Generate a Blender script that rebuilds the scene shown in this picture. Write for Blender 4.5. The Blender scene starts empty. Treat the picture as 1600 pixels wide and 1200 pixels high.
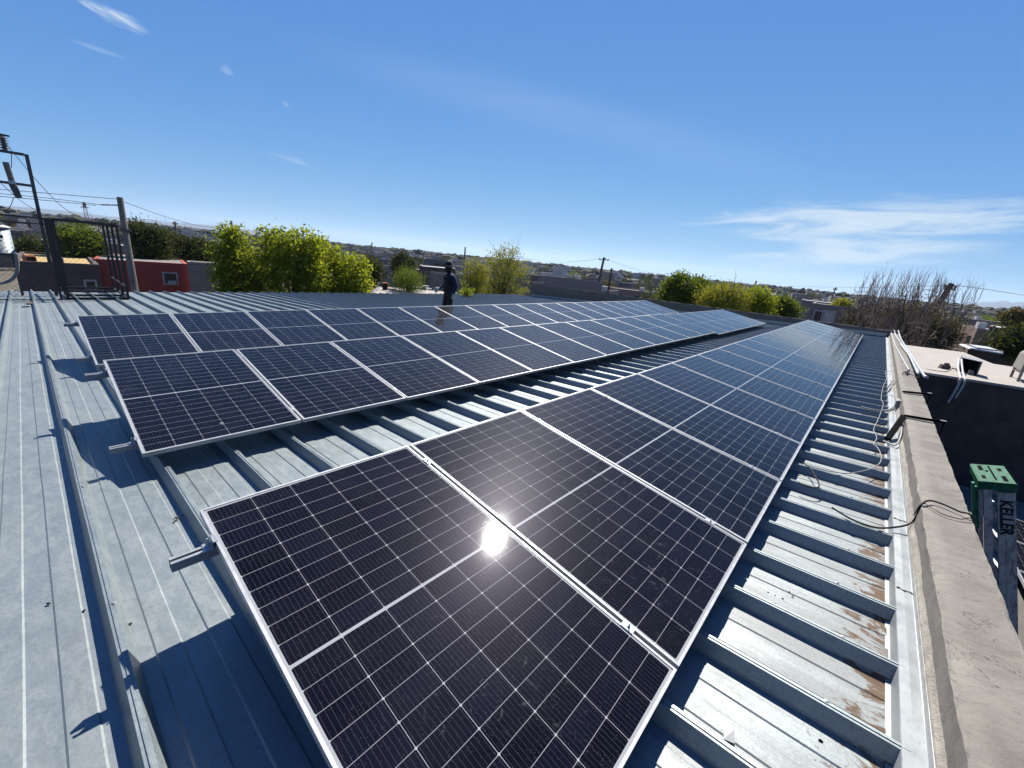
import bpy, bmesh, math, random
import numpy as np
from mathutils import Vector, Matrix, noise as mn
R = math.radians
random.seed(7)
sc = bpy.context.scene
col = sc.collection

# ------------------------------------------------------------------ camera
FPX = 646.78
YAW, PITCH, ROLL = -0.697554, 0.288647, 0.0996536
O = Vector((2.1046, -0.3620, 1.2389))
def cam_axes():
    cy, sy, cp, sp = math.cos(YAW), math.sin(YAW), math.cos(PITCH), math.sin(PITCH)
    F = Vector((sy*cp, cy*cp, -sp)); Rt = Vector((cy, -sy, 0)); U = Rt.cross(F)
    cr, sr = math.cos(ROLL), math.sin(ROLL)
    return cr*Rt + sr*U, -sr*Rt + cr*U, F
AX = cam_axes()
cam = bpy.data.cameras.new('camera'); camo = bpy.data.objects.new('camera', cam); col.objects.link(camo)
cam.sensor_width = 36; cam.lens = FPX/1600*36; cam.clip_start = .05; cam.clip_end = 30000
M3 = Matrix((AX[0], AX[1], -AX[2])).transposed()
camo.matrix_world = Matrix.Translation(O) @ M3.to_4x4()
sc.camera = camo

# ------------------------------------------------------------------ sky, sun, exposure
SUN = Vector((-0.3166, 0.6082, 0.7279)).normalized()
EL = math.asin(SUN.z); AZ = math.atan2(SUN.x, SUN.y)
world = bpy.data.worlds.new('World'); sc.world = world; world.use_nodes = True
SKY_STRENGTH = 0.05
SUN_STRENGTH = 5.0
EXPOSURE = 1.25
ALB = .73              # all base colours scaled down against the raised exposure, so shade renders darker
def build_world():
    nt = world.node_tree; N = nt.nodes; L = nt.links
    bg = N['Background']
    sky = N.new('ShaderNodeTexSky'); sky.sky_type = 'NISHITA'; sky.sun_disc = False
    sky.sun_elevation = EL; sky.sun_rotation = AZ
    sky.altitude = 3000; sky.air_density = 1.0; sky.dust_density = 0.0; sky.ozone_density = 2.0
    tc = N.new('ShaderNodeTexCoord')
    def V(op, a, b=None):
        n = N.new('ShaderNodeVectorMath'); n.operation = op
        for i, x in enumerate((a, b)):
            if x is None: continue
            if isinstance(x, (tuple, Vector)): n.inputs[i].default_value = tuple(x)
            else: L.new(x, n.inputs[i])
        return n.outputs['Value'] if op == 'DOT_PRODUCT' else n.outputs[0]
    def S(op, a, b=None, c=None, clamp=False):
        n = N.new('ShaderNodeMath'); n.operation = op; n.use_clamp = clamp
        for i, x in enumerate((a, b, c)):
            if x is None: continue
            if isinstance(x, (int, float)): n.inputs[i].default_value = x
            else: L.new(x, n.inputs[i])
        return n.outputs[0]
    d = V('NORMALIZE', tc.outputs['Generated'])
    def streak(u0, v0, u1, v1, width, scale, stretch, amount, thr=(.42, .72), seed=0.0, power=1.0):
        # a patch of thin high cloud lying between two directions of the sky
        a = ray(u0, v0).normalized(); b = ray(u1, v1).normalized()
        m = ((a+b)/2).normalized(); t = (b-a); half = t.length/2; t.normalize(); s = m.cross(t).normalized()
        x = V('DOT_PRODUCT', d, t); y = V('DOT_PRODUCT', d, s); z = V('DOT_PRODUCT', d, m)
        ex = S('DIVIDE', S('ABSOLUTE', x), half); ey = S('DIVIDE', S('ABSOLUTE', y), width)
        r2 = S('ADD', S('POWER', ex, 2.0), S('POWER', ey, 2.0))
        cb = N.new('ShaderNodeCombineXYZ'); L.new(S('MULTIPLY', x, scale/stretch), cb.inputs[0]); L.new(S('MULTIPLY', y, scale), cb.inputs[1]); cb.inputs[2].default_value = seed
        nz = N.new('ShaderNodeTexNoise'); nz.inputs['Detail'].default_value = 7; nz.inputs['Roughness'].default_value = .62; nz.inputs['Scale'].default_value = 1
        nz.inputs['Distortion'].default_value = .8
        L.new(cb.outputs[0], nz.inputs['Vector'])
        mr = N.new('ShaderNodeMapRange'); mr.interpolation_type = 'SMOOTHSTEP'
        v = S('SUBTRACT', nz.outputs[0], S('MULTIPLY', r2, .22))
        L.new(v, mr.inputs[0]); mr.inputs[1].default_value = thr[0]; mr.inputs[2].default_value = thr[1]
        fall = S('SUBTRACT', 1.0, S('MULTIPLY', r2, .55), clamp=True)
        o = S('MULTIPLY', S('MULTIPLY', mr.outputs[0], fall), amount)
        return S('MULTIPLY', o, S('GREATER_THAN', z, 0.0))
    cl = [streak(1080, 352, 1760, 330, .036, 34, 7, .95, (.28, .56), 3.1),
          streak(1110, 388, 1640, 396, .05, 26, 5, .85, (.30, .60), 8.4),
          streak(1180, 330, 1560, 372, .05, 34, 9, .55, (.36, .66), 5.7),
          streak(1350, 308, 1500, 312, .012, 40, 6, .4, (.3, .7), 1.7),
          streak(100, -12, 240, 54, .011, 90, 6, .9, (.28, .66), 12.4),
          streak(104, 60, 202, 94, .004, 80, 10, .2, (.2, .5), 2.4),
          streak(343, 104, 364, 116, .007, 60, 3, .25, (.2, .5), 4.4),
          streak(420, 238, 500, 264, .006, 60, 8, .22, (.2, .5), 14.4),
          streak(420, 60, 1300, 285, .05, 7, 6, .17, (.1, .7), 24.4),
          streak(440, 160, 452, 165, .005, 60, 3, .25, (.2, .5), 9.4),
          streak(1115, 335, 1165, 345, .012, 60, 3, .6, (.3, .6), 6.4)]
    tot = cl[0]
    for c in cl[1:]: tot = S('MAXIMUM', tot, c)
    mix = N.new('ShaderNodeMixRGB'); L.new(tot, mix.inputs[0])
    # the camera's rendering of a clear desert sky: bluer overhead, less white at the horizon
    sp = N.new('ShaderNodeSeparateColor'); L.new(sky.outputs[0], sp.inputs[0]); cbn = N.new('ShaderNodeCombineColor')
    K = 1/(SKY_STRENGTH*2**EXPOSURE)
    for i, (a, g) in enumerate(((.475, .82), (.635, .58), (.83, .25))):
        L.new(S('MULTIPLY', S('POWER', S('MULTIPLY', sp.outputs[i], .09), g), a*K), cbn.inputs[i])
    L.new(cbn.outputs[0], mix.inputs[1]); mix.inputs[2].default_value = (.66*K, .78*K, .88*K, 1)
    L.new(mix.outputs[0], bg.inputs[0]); bg.inputs[1].default_value = SKY_STRENGTH
def ray(u, v):
    d = AX[0]*((u-800)/FPX) + AX[1]*((600-v)/FPX) + AX[2]
    return d
build_world()
sl = bpy.data.lights.new('sun', 'SUN'); sl.energy = SUN_STRENGTH; sl.angle = R(.53); sl.color = (1, .965, .9)
so = bpy.data.objects.new('sun', sl); col.objects.link(so)
so.rotation_euler = SUN.to_track_quat('Z', 'Y').to_euler(); so.location = (0, 0, 30)
sc.view_settings.view_transform = 'Standard'; sc.view_settings.look = 'None'
sc.view_settings.exposure = EXPOSURE; sc.view_settings.gamma = 1

# ------------------------------------------------------------------ placing: a direction seen in the photo, taken out to a real distance
def at(u, v, D):
    d = ray(u, v); return O + d*(D/math.hypot(d.x, d.y))
def on_z(u, v, z): d = ray(u, v); return O + d*((z-O.z)/d.z)
SL = .045                                   # fall of the roof towards -X
def rib_z(x): return -.32 + SL*(x-2.62)
RIB = .072
def pan_z(x): return rib_z(x) - RIB
def on_roof(u, v, dz=0):                    # dz above the rib tops
    d = ray(u, v); n = Vector((-SL, 0, 1)); P = Vector((2.62, 0, -.32+dz))
    return O + d*(n.dot(P-O)/n.dot(d))

# ------------------------------------------------------------------ helpers
def tag(o, label=None, cat=None, group=None, kind=None):
    if label: o['label'] = label
    if cat: o['category'] = cat
    if group: o['group'] = group
    if kind: o['kind'] = kind
    return o
def empty(name, loc=(0,0,0), rot=(0,0,0)):
    o = bpy.data.objects.new(name, None); col.objects.link(o); o.location = loc; o.rotation_euler = rot
    o.empty_display_size = .1
    return o
def mesh_obj(name, verts, faces, mat=None, parent=None, smooth=False, mats=None, fm=None):
    me = bpy.data.meshes.new(name); me.from_pydata([tuple(v) for v in verts], [], faces)
    if mats:
        for m in mats: me.materials.append(m)
    elif mat: me.materials.append(mat)
    if fm is not None: me.polygons.foreach_set('material_index', fm)
    if smooth: me.polygons.foreach_set('use_smooth', [True]*len(me.polygons))
    me.update()
    o = bpy.data.objects.new(name, me); col.objects.link(o)
    if parent: o.parent = parent
    return o
class MB:
    """collects shapes that make up ONE part"""
    def __init__(s): s.v = []; s.f = []; s.m = []
    def add(s, v, f, mi=0):
        b = len(s.v); s.v += [tuple(x) for x in v]; s.f += [tuple(b+i for i in q) for q in f]; s.m += [mi]*len(f)
    def box(s, c, d, rz=0, mi=0, M=None, taper=1.0):
        hx, hy, hz = d[0]/2, d[1]/2, d[2]/2; v = []
        for z, k in ((-hz, 1), (hz, taper)):
            for x, y in ((-hx,-hy),(hx,-hy),(hx,hy),(-hx,hy)):
                p = Vector((x*k, y*k, z)); p.rotate(Matrix.Rotation(rz, 3, 'Z')); p += Vector(c)
                v.append(M @ p if M else p)
        s.add(v, [(3,2,1,0),(4,5,6,7),(0,1,5,4),(1,2,6,5),(2,3,7,6),(3,0,4,7)], mi)
    def hexa(s, b, t, mi=0):   # four bottom points, four top points
        s.add(list(b)+list(t), [(3,2,1,0),(4,5,6,7),(0,1,5,4),(1,2,6,5),(2,3,7,6),(3,0,4,7)], mi)
    def tube(s, pts, r, n=6, mi=0, cap=True):
        pts = [Vector(p) for p in pts]
        rs = r if isinstance(r, (list, tuple)) else [r]*len(pts)
        v = []; prev = None
        for i, p in enumerate(pts):
            t = (pts[min(i+1, len(pts)-1)]-pts[max(i-1, 0)])
            if t.length < 1e-9: t = Vector((0,0,1))
            t.normalize()
            if prev is None:
                a = Vector((0,0,1)) if abs(t.z) < .9 else Vector((1,0,0)); x = t.cross(a).normalized()
            else:
                x = (prev - t*prev.dot(t))
                x = x.normalized() if x.length > 1e-6 else t.orthogonal().normalized()
            prev = x; y = t.cross(x)
            for k in range(n):
                an = 2*math.pi*k/n; v.append(p + (x*math.cos(an)+y*math.sin(an))*rs[i])
        f = []
        for i in range(len(pts)-1):
            for k in range(n):
                a = i*n+k; b = i*n+(k+1) % n; f.append((a, b, b+n, a+n))
        if cap: f += [tuple(range(n-1, -1, -1)), tuple((len(pts)-1)*n+k for k in range(n))]
        s.add(v, f, mi)
    def bar(s, a, b, w, h=None, mi=0, up=None):
        a = Vector(a); b = Vector(b); h = h or w; t = (b-a).normalized()
        u0 = Vector(up) if up else (Vector((0,0,1)) if abs(t.z) < .95 else Vector((1,0,0)))
        x = t.cross(u0).normalized(); y = x.cross(t)
        q = [(-w/2,-h/2),(w/2,-h/2),(w/2,h/2),(-w/2,h/2)]
        s.add([a+x*i+y*j for i, j in q]+[b+x*i+y*j for i, j in q], [(3,2,1,0),(4,5,6,7),(0,1,5,4),(1,2,6,5),(2,3,7,6),(3,0,4,7)], mi)
    def lathe(s, prof, c=(0,0,0), n=20, mi=0):
        v = []; f = []; c = Vector(c)
        for r_, z in prof:
            for k in range(n):
                a = 2*math.pi*k/n; v.append(c+Vector((r_*math.cos(a), r_*math.sin(a), z)))
        for i in range(len(prof)-1):
            for k in range(n):
                a = i*n+k; b = i*n+(k+1) % n; f.append((a, b, b+n, a+n))
        f += [tuple(range(n-1, -1, -1)), tuple((len(prof)-1)*n+k for k in range(n))]
        s.add(v, f, mi)
    def build(s, name, mat, parent=None, smooth=False):
        if isinstance(mat, (list, tuple)): return mesh_obj(name, s.v, s.f, None, parent, smooth, mats=mat, fm=s.m)
        return mesh_obj(name, s.v, s.f, mat, parent, smooth)
def bevel(o, w=.004, seg=2):
    m = o.modifiers.new('bevel', 'BEVEL'); m.width = w; m.segments = seg; m.limit_method = 'ANGLE'; return o
def copy_tree(o, parent=None):
    c = o.copy(); col.objects.link(c); c.parent = parent
    for ch in list(o.children): copy_tree(ch, c)
    return c
ORD = ['first','second','third','fourth','fifth','sixth','seventh','eighth','ninth','tenth','eleventh','twelfth','thirteenth','fourteenth','fifteenth','sixteenth','seventeenth','eighteenth']

# ------------------------------------------------------------------ materials
class NT:
    def __init__(s, name):
        s.m = bpy.data.materials.new(name); s.m.use_nodes = True; s.t = s.m.node_tree; s.N = s.t.nodes; s.L = s.t.links
        s.b = s.N['Principled BSDF']; s.tc = s.N.new('ShaderNodeTexCoord')
    def set(s, k, v):
        i = s.b.inputs[k]
        if k == 'Base Color':
            n = s.N.new('ShaderNodeMixRGB'); n.blend_type = 'MULTIPLY'; n.inputs[0].default_value = 1; n.inputs[2].default_value = (ALB, ALB, ALB, 1)
            if isinstance(v, tuple): n.inputs[1].default_value = v[:3]+(1,)
            else: s.L.new(v, n.inputs[1])
            v = n.outputs[0]
        if hasattr(v, 'is_linked') or hasattr(v, 'links'): s.L.new(v, i)
        else: i.default_value = (v + (1,)) if isinstance(v, tuple) and len(v) == 3 else v
    def math(s, op, a, b=None, c=None, clamp=False):
        n = s.N.new('ShaderNodeMath'); n.operation = op; n.use_clamp = clamp
        for i, x in enumerate((a, b, c)):
            if x is None: continue
            if isinstance(x, (int, float)): n.inputs[i].default_value = x
            else: s.L.new(x, n.inputs[i])
        return n.outputs[0]
    def noise(s, scale, detail=4, rough=.55, coord='Object', vec=None, stretch=None, dist=0):
        n = s.N.new('ShaderNodeTexNoise'); n.inputs['Scale'].default_value = scale; n.inputs['Detail'].default_value = detail
        n.inputs['Roughness'].default_value = rough; n.inputs['Distortion'].default_value = dist
        v = vec or s.tc.outputs[coord]
        if stretch:
            mp = s.N.new('ShaderNodeMapping'); mp.inputs['Scale'].default_value = stretch; s.L.new(v, mp.inputs[0]); v = mp.outputs[0]
        s.L.new(v, n.inputs['Vector']); return n.outputs[0]
    def voro(s, scale, coord='Object', feat='F1', out='Distance'):
        n = s.N.new('ShaderNodeTexVoronoi'); n.inputs['Scale'].default_value = scale; n.feature = feat
        s.L.new(s.tc.outputs[coord], n.inputs['Vector']); return n.outputs[out]
    def ramp(s, x, a, b, lo=0., hi=1.):
        n = s.N.new('ShaderNodeMapRange'); n.interpolation_type = 'SMOOTHSTEP'; s.L.new(x, n.inputs[0])
        n.inputs[1].default_value = a; n.inputs[2].default_value = b; n.inputs[3].default_value = lo; n.inputs[4].default_value = hi; return n.outputs[0]
    def mix(s, f, a, b):
        n = s.N.new('ShaderNodeMixRGB')
        for i, x in enumerate((f, a, b)):
            if isinstance(x, tuple): n.inputs[i].default_value = x+(1,) if len(x) == 3 else x
            elif isinstance(x, (int, float)): n.inputs[i].default_value = x
            else: s.L.new(x, n.inputs[i])
        return n.outputs[0]
    def bump(s, h, strength=.2, dist=.01):
        n = s.N.new('ShaderNodeBump'); n.inputs['Strength'].default_value = strength; n.inputs['Distance'].default_value = dist
        s.L.new(h, n.inputs['Height']); s.L.new(n.outputs[0], s.b.inputs['Normal'])
    def xyz(s, coord='Object'):
        n = s.N.new('ShaderNodeSeparateXYZ'); s.L.new(s.tc.outputs[coord], n.inputs[0]); return n.outputs
def basic(name, c1, c2=None, scale=6, rough=.7, metal=0, bump=0, thr=(.35, .65), detail=5, bscale=None, spec=.4):
    t = NT(name); c2 = c2 or tuple(x*.8 for x in c1)
    t.set('Base Color', t.mix(t.ramp(t.noise(scale, detail), *thr), c1, c2)); t.set('Roughness', rough); t.set('Metallic', metal)
    t.set('Specular IOR Level', spec)
    if bump: t.bump(t.noise(bscale or scale*6, 5), bump, .01)
    return t.m

def mat_galv():
    t = NT('galvanized_sheet')
    x, y, z = t.xyz()
    n1 = t.ramp(t.noise(1.3, 5, .6), .3, .7); n2 = t.noise(14, 7, .74, stretch=(.55, 1, 1), dist=.35); n3 = t.noise(60, 4, .6)
    c = t.mix(n1, (.235, .275, .285), (.29, .325, .328))
    c = t.mix(t.ramp(n2, .42, .68, 0, .55), c, (.335, .365, .368))
    c = t.mix(t.ramp(n3, .42, .72, 0, .55), c, (.175, .205, .21))
    c = t.mix(t.ramp(t.noise(150, 3, .6), .56, .72, 0, .4), c, (.40, .415, .41))
    scf = t.ramp(t.noise(2.6, 8, .78, stretch=(.7, 1.3, 1)), .56, .68, 0, .5); c = t.mix(scf, c, (.165, .178, .17))
    # dusty film in the pans
    pan = t.math('SUBTRACT', z, t.math('ADD', t.math('MULTIPLY', x, SL), -.32-SL*2.62-RIB))
    low = t.math('LESS_THAN', pan, .012)
    film = t.math('MULTIPLY', t.ramp(t.noise(2.2, 7, .72, stretch=(.5, 2.5, 1)), .28, .66, .12, .85), low)
    film = t.math('MULTIPLY', film, t.ramp(x, -.5, 1.6, .3, 1))  # thickened to the right so the film's colour dulls the sun's sheen there
    c = t.mix(film, c, (.205, .212, .205))
    c = t.mix(t.math('MULTIPLY', t.math('MULTIPLY', t.ramp(t.noise(90, 5, .8), .50, .66, 0, .5), low), t.ramp(x, 0., 1.8, .1, 1)), c, (.12, .115, .10))
    # dried mud where water stands against the flashing
    edge = t.ramp(x, 2.15, 2.58)
    mud = t.ramp(t.math('ADD', t.noise(5.5, 8, .72, stretch=(1, 1.6, 1), dist=1.5), t.math('MULTIPLY', edge, .34)), .74, .84)
    mud = t.math('MULTIPLY', t.math('MULTIPLY', mud, low), t.ramp(t.noise(.9, 2), .3, .5, .35, 1))
    c = t.mix(mud, c, t.mix(t.noise(20, 5), (.085, .052, .032), (.17, .115, .075)))
    t.set('Base Color', c)
    t.set('Metallic', t.math('MULTIPLY', t.math('SUBTRACT', 1.0, t.math('MAXIMUM', mud, film)), .60))
    t.set('Specular IOR Level', .3)
    t.set('Roughness', t.math('ADD', t.ramp(n2, .3, .7, .46, .60), t.math('MULTIPLY', mud, .4)))
    t.bump(t.math('ADD', n2, t.math('MULTIPLY', n3, .4)), .10, .012)
    return t.m
def mat_alu(name='aluminium', c=(.47, .475, .48), rough=.42, metal=.35):
    t = NT(name); n = t.noise(40, 4, .6, stretch=(.1, 1, 1))
    t.set('Base Color', t.mix(n, c, tuple(x*.86 for x in c))); t.set('Metallic', metal); t.set('Roughness', t.ramp(t.noise(18, 3), .3, .7, rough-.06, rough+.1)); return t.m
PW, PL, PITCHP = 1.134, 1.890, 1.154
def mat_cells():
    t = NT('solar_glass'); x, y, z = t.xyz()
    m = t.math
    uu = m('DIVIDE', m('SUBTRACT', y, .021), (PW-.042)/6)
    half = (PL-.042-.012)/2
    at_ = m('ABSOLUTE', m('SUBTRACT', x, PL/2))
    tt = m('DIVIDE', m('SUBTRACT', at_, .006), half/10)
    def near(v, p):   # distance to the nearest whole number, in metres
        f = m('FRACT', v); return m('MULTIPLY', m('MINIMUM', f, m('SUBTRACT', 1.0, f)), p)
    du = near(uu, (PW-.042)/6); dt = near(tt, half/10)
    g = m('LESS_THAN', du, .0009)
    g = m('MAXIMUM', g, m('LESS_THAN', dt, .0008))
    g = m('MAXIMUM', g, m('LESS_THAN', m('ADD', du, dt), .0062))
    for c_ in (m('LESS_THAN', uu, 0.0), m('GREATER_THAN', uu, 6.0), m('LESS_THAN', tt, 0.0), m('GREATER_THAN', tt, 10.0)): g = m('MAXIMUM', g, c_)
    line = m('LESS_THAN', at_, .0013)
    bus = m('LESS_THAN', near(m('MULTIPLY', m('ADD', uu, .05), 10.0), (PW-.042)/60), .0005)
    oi = t.N.new('ShaderNodeObjectInfo')
    cellid = t.N.new('ShaderNodeTexWhiteNoise'); cb = t.N.new('ShaderNodeCombineXYZ')
    t.L.new(m('FLOOR', uu), cb.inputs[0]); t.L.new(m('FLOOR', m('ADD', tt, m('MULTIPLY', m('SIGN', m('SUBTRACT', x, PL/2)), 40.0))), cb.inputs[1]); t.L.new(oi.outputs['Random'], cb.inputs[2])
    t.L.new(cb.outputs[0], cellid.inputs['Vector'])
    cell = t.mix(cellid.outputs['Value'], (.0016, .0018, .0044), (.0034, .0038, .0095))
    c = t.mix(bus, cell, (.048, .05, .058))
    c = t.mix(g, c, (.31, .315, .32)); c = t.mix(line, c, (.30, .31, .33))
    # dust film, dried drops and a few smears on the glass, different on every module
    mp = t.N.new('ShaderNodeVectorMath'); mp.operation = 'ADD'; t.L.new(t.tc.outputs['Object'], mp.inputs[0])
    cx = t.N.new('ShaderNodeCombineXYZ'); t.L.new(m('MULTIPLY', oi.outputs['Random'], 50.0), cx.inputs[2]); t.L.new(cx.outputs[0], mp.inputs[1])
    film = t.noise(3.0, 6, .65, vec=mp.outputs[0])
    vor = t.N.new('ShaderNodeTexVoronoi'); vor.inputs['Scale'].default_value = 95; t.L.new(mp.outputs[0], vor.inputs['Vector'])
    spk = m('MULTIPLY', m('LESS_THAN', vor.outputs['Distance'], .16), m('GREATER_THAN', t.noise(40, 2, vec=mp.outputs[0]), .47))
    sm = t.noise(14, 7, .7, vec=mp.outputs[0], dist=2.0)
    smear = m('MULTIPLY', t.ramp(sm, .58, .72), t.ramp(t.noise(1.7, 2, vec=mp.outputs[0]), .50, .62))
    dust = m('ADD', m('ADD', t.ramp(film, .35, .8, .001, .010), m('MULTIPLY', spk, .09)), m('MULTIPLY', smear, .13))
    vd = t.N.new('ShaderNodeTexVoronoi'); vd.inputs['Scale'].default_value = 1.9; t.L.new(mp.outputs[0], vd.inputs['Vector'])
    dust = m('ADD', dust, m('MULTIPLY', m('LESS_THAN', m('ADD', vd.outputs['Distance'], m('MULTIPLY', m('SUBTRACT', t.noise(60, 3, vec=mp.outputs[0]), .5), .05)), .024), .6))
    c = t.mix(dust, c, (.45, .435, .41))
    t.set('Base Color', c)
    t.set('Roughness', .32); t.set('Specular IOR Level', .016); t.set('Specular Tint', (.72, .60, 1.0)); t.set('IOR', 1.45)
    t.set('Coat Weight', .8); t.set('Coat IOR', 1.25)
    t.set('Coat Roughness', t.math('ADD', .048, t.math('MULTIPLY', dust, .25)))
    t.bump(t.noise(420, 2, .5), .05, .001)
    return t.m
def mat_concrete(name, c1, c2, dark=(.12, .11, .10), bump=.5, worn=False):
    t = NT(name)
    n = t.noise(3.2, 9, .66); n2 = t.noise(.9, 4, .6); f = t.noise(38, 6, .7)
    c = t.mix(t.ramp(n, .3, .7), c1, c2)
    c = t.mix(t.ramp(n2, .5, .75, 0, .45), c, tuple(v*.72 for v in c1))
    c = t.mix(t.ramp(f, .52, .8, 0, .35), c, tuple(v*.6 for v in c2))
    st = t.noise(6, 8, .75, stretch=(.35, 1.2, 1), dist=2.2)
    c = t.mix(t.ramp(st, .64, .70, 0, .42), c, dark)
    if worn:
        ck = t.noise(2.1, 6, .55, stretch=(.5, 1.6, 1), dist=.6); ln = t.math('LESS_THAN', t.math('ABSOLUTE', t.math('SUBTRACT', ck, .5)), .0022)
        c = t.mix(t.math('MULTIPLY', ln, t.ramp(t.noise(1.1, 3), .48, .56, 0, .8)), c, (.05, .045, .04))
        x = t.xyz()[0]; ed = t.math('MULTIPLY', t.ramp(x, 2.715, 2.675), t.ramp(t.noise(16, 6, .7), .57, .62, 0, .85))
        c = t.mix(ed, c, (.06, .053, .046)); c = t.mix(t.math('MULTIPLY', t.ramp(x, 2.78, 2.70), .35), c, (.34, .31, .26))
    t.set('Base Color', c); t.set('Roughness', .93); t.set('Specular IOR Level', .2)
    cr = t.voro(1.7, feat='DISTANCE_TO_EDGE')
    t.bump(t.math('ADD', t.math('MULTIPLY', n, .35), t.math('ADD', t.math('MULTIPLY', f, .5), t.math('MULTIPLY', st, .5))), bump*.8, .012)
    return t.m
def mat_block(name, c1, c2, mortar, bw=.4, bh=.2, rz=0.0):
    t = NT(name)
    mp = t.N.new('ShaderNodeMapping'); mp.inputs['Rotation'].default_value = (R(90), 0, rz); t.L.new(t.tc.outputs['Object'], mp.inputs[0])
    x, y, z = t.xyz()
    cb = t.N.new('ShaderNodeCombineXYZ'); t.L.new(t.math('ADD', x, y), cb.inputs[0]); t.L.new(z, cb.inputs[1])
    br = t.N.new('ShaderNodeTexBrick'); t.L.new(cb.outputs[0], br.inputs['Vector'])
    br.inputs['Scale'].default_value = 1; br.inputs['Brick Width'].default_value = bw; br.inputs['Row Height'].default_value = bh; br.inputs['Mortar Size'].default_value = .012
    br.inputs['Color1'].default_value = c1+(1,); br.inputs['Color2'].default_value = c2+(1,); br.inputs['Mortar'].default_value = mortar+(1,)
    t.set('Base Color', t.mix(t.ramp(t.noise(2.5, 7, .7), .45, .8, 0, .5), br.outputs['Color'], tuple(v*.6 for v in c1))); t.set('Roughness', .92)
    t.bump(br.outputs['Fac'], -.4, .01)
    return t.m
def mat_leaf(name, c1, c2, c3, trans=.35):
    m = bpy.data.materials.new(name); m.use_nodes = True; N = m.node_tree.nodes; L = m.node_tree.links
    b = N['Principled BSDF']; g = N.new('ShaderNodeNewGeometry'); r = N.new('ShaderNodeValToRGB')
    L.new(g.outputs['Random Per Island'], r.inputs[0]); e = r.color_ramp.elements
    e[0].color = c1+(1,); e[1].color = c3+(1,); k = e.new(.55); k.color = c2+(1,)
    gb = N.new('ShaderNodeMixRGB'); gb.blend_type = 'MULTIPLY'; gb.inputs[0].default_value = 1; L.new(r.outputs[0], gb.inputs[1]); gb.inputs[2].default_value = (ALB, ALB, ALB, 1)
    L.new(gb.outputs[0], b.inputs['Base Color']); b.inputs['Roughness'].default_value = .72; b.inputs['Specular IOR Level'].default_value = .12
    tr = N.new('ShaderNodeBsdfTranslucent'); mx = N.new('ShaderNodeMixShader'); mx.inputs[0].default_value = trans
    gm = N.new('ShaderNodeMixRGB'); gm.blend_type = 'MULTIPLY'; gm.inputs[0].default_value = 1; L.new(gb.outputs[0], gm.inputs[1]); gm.inputs[2].default_value = (1.5, 1.35, .6, 1)
    L.new(gm.outputs[0], tr.inputs[0]); L.new(b.outputs[0], mx.inputs[1]); L.new(tr.outputs[0], mx.inputs[2])
    L.new(mx.outputs[0], N['Material Output'].inputs[0]); return m
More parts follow.
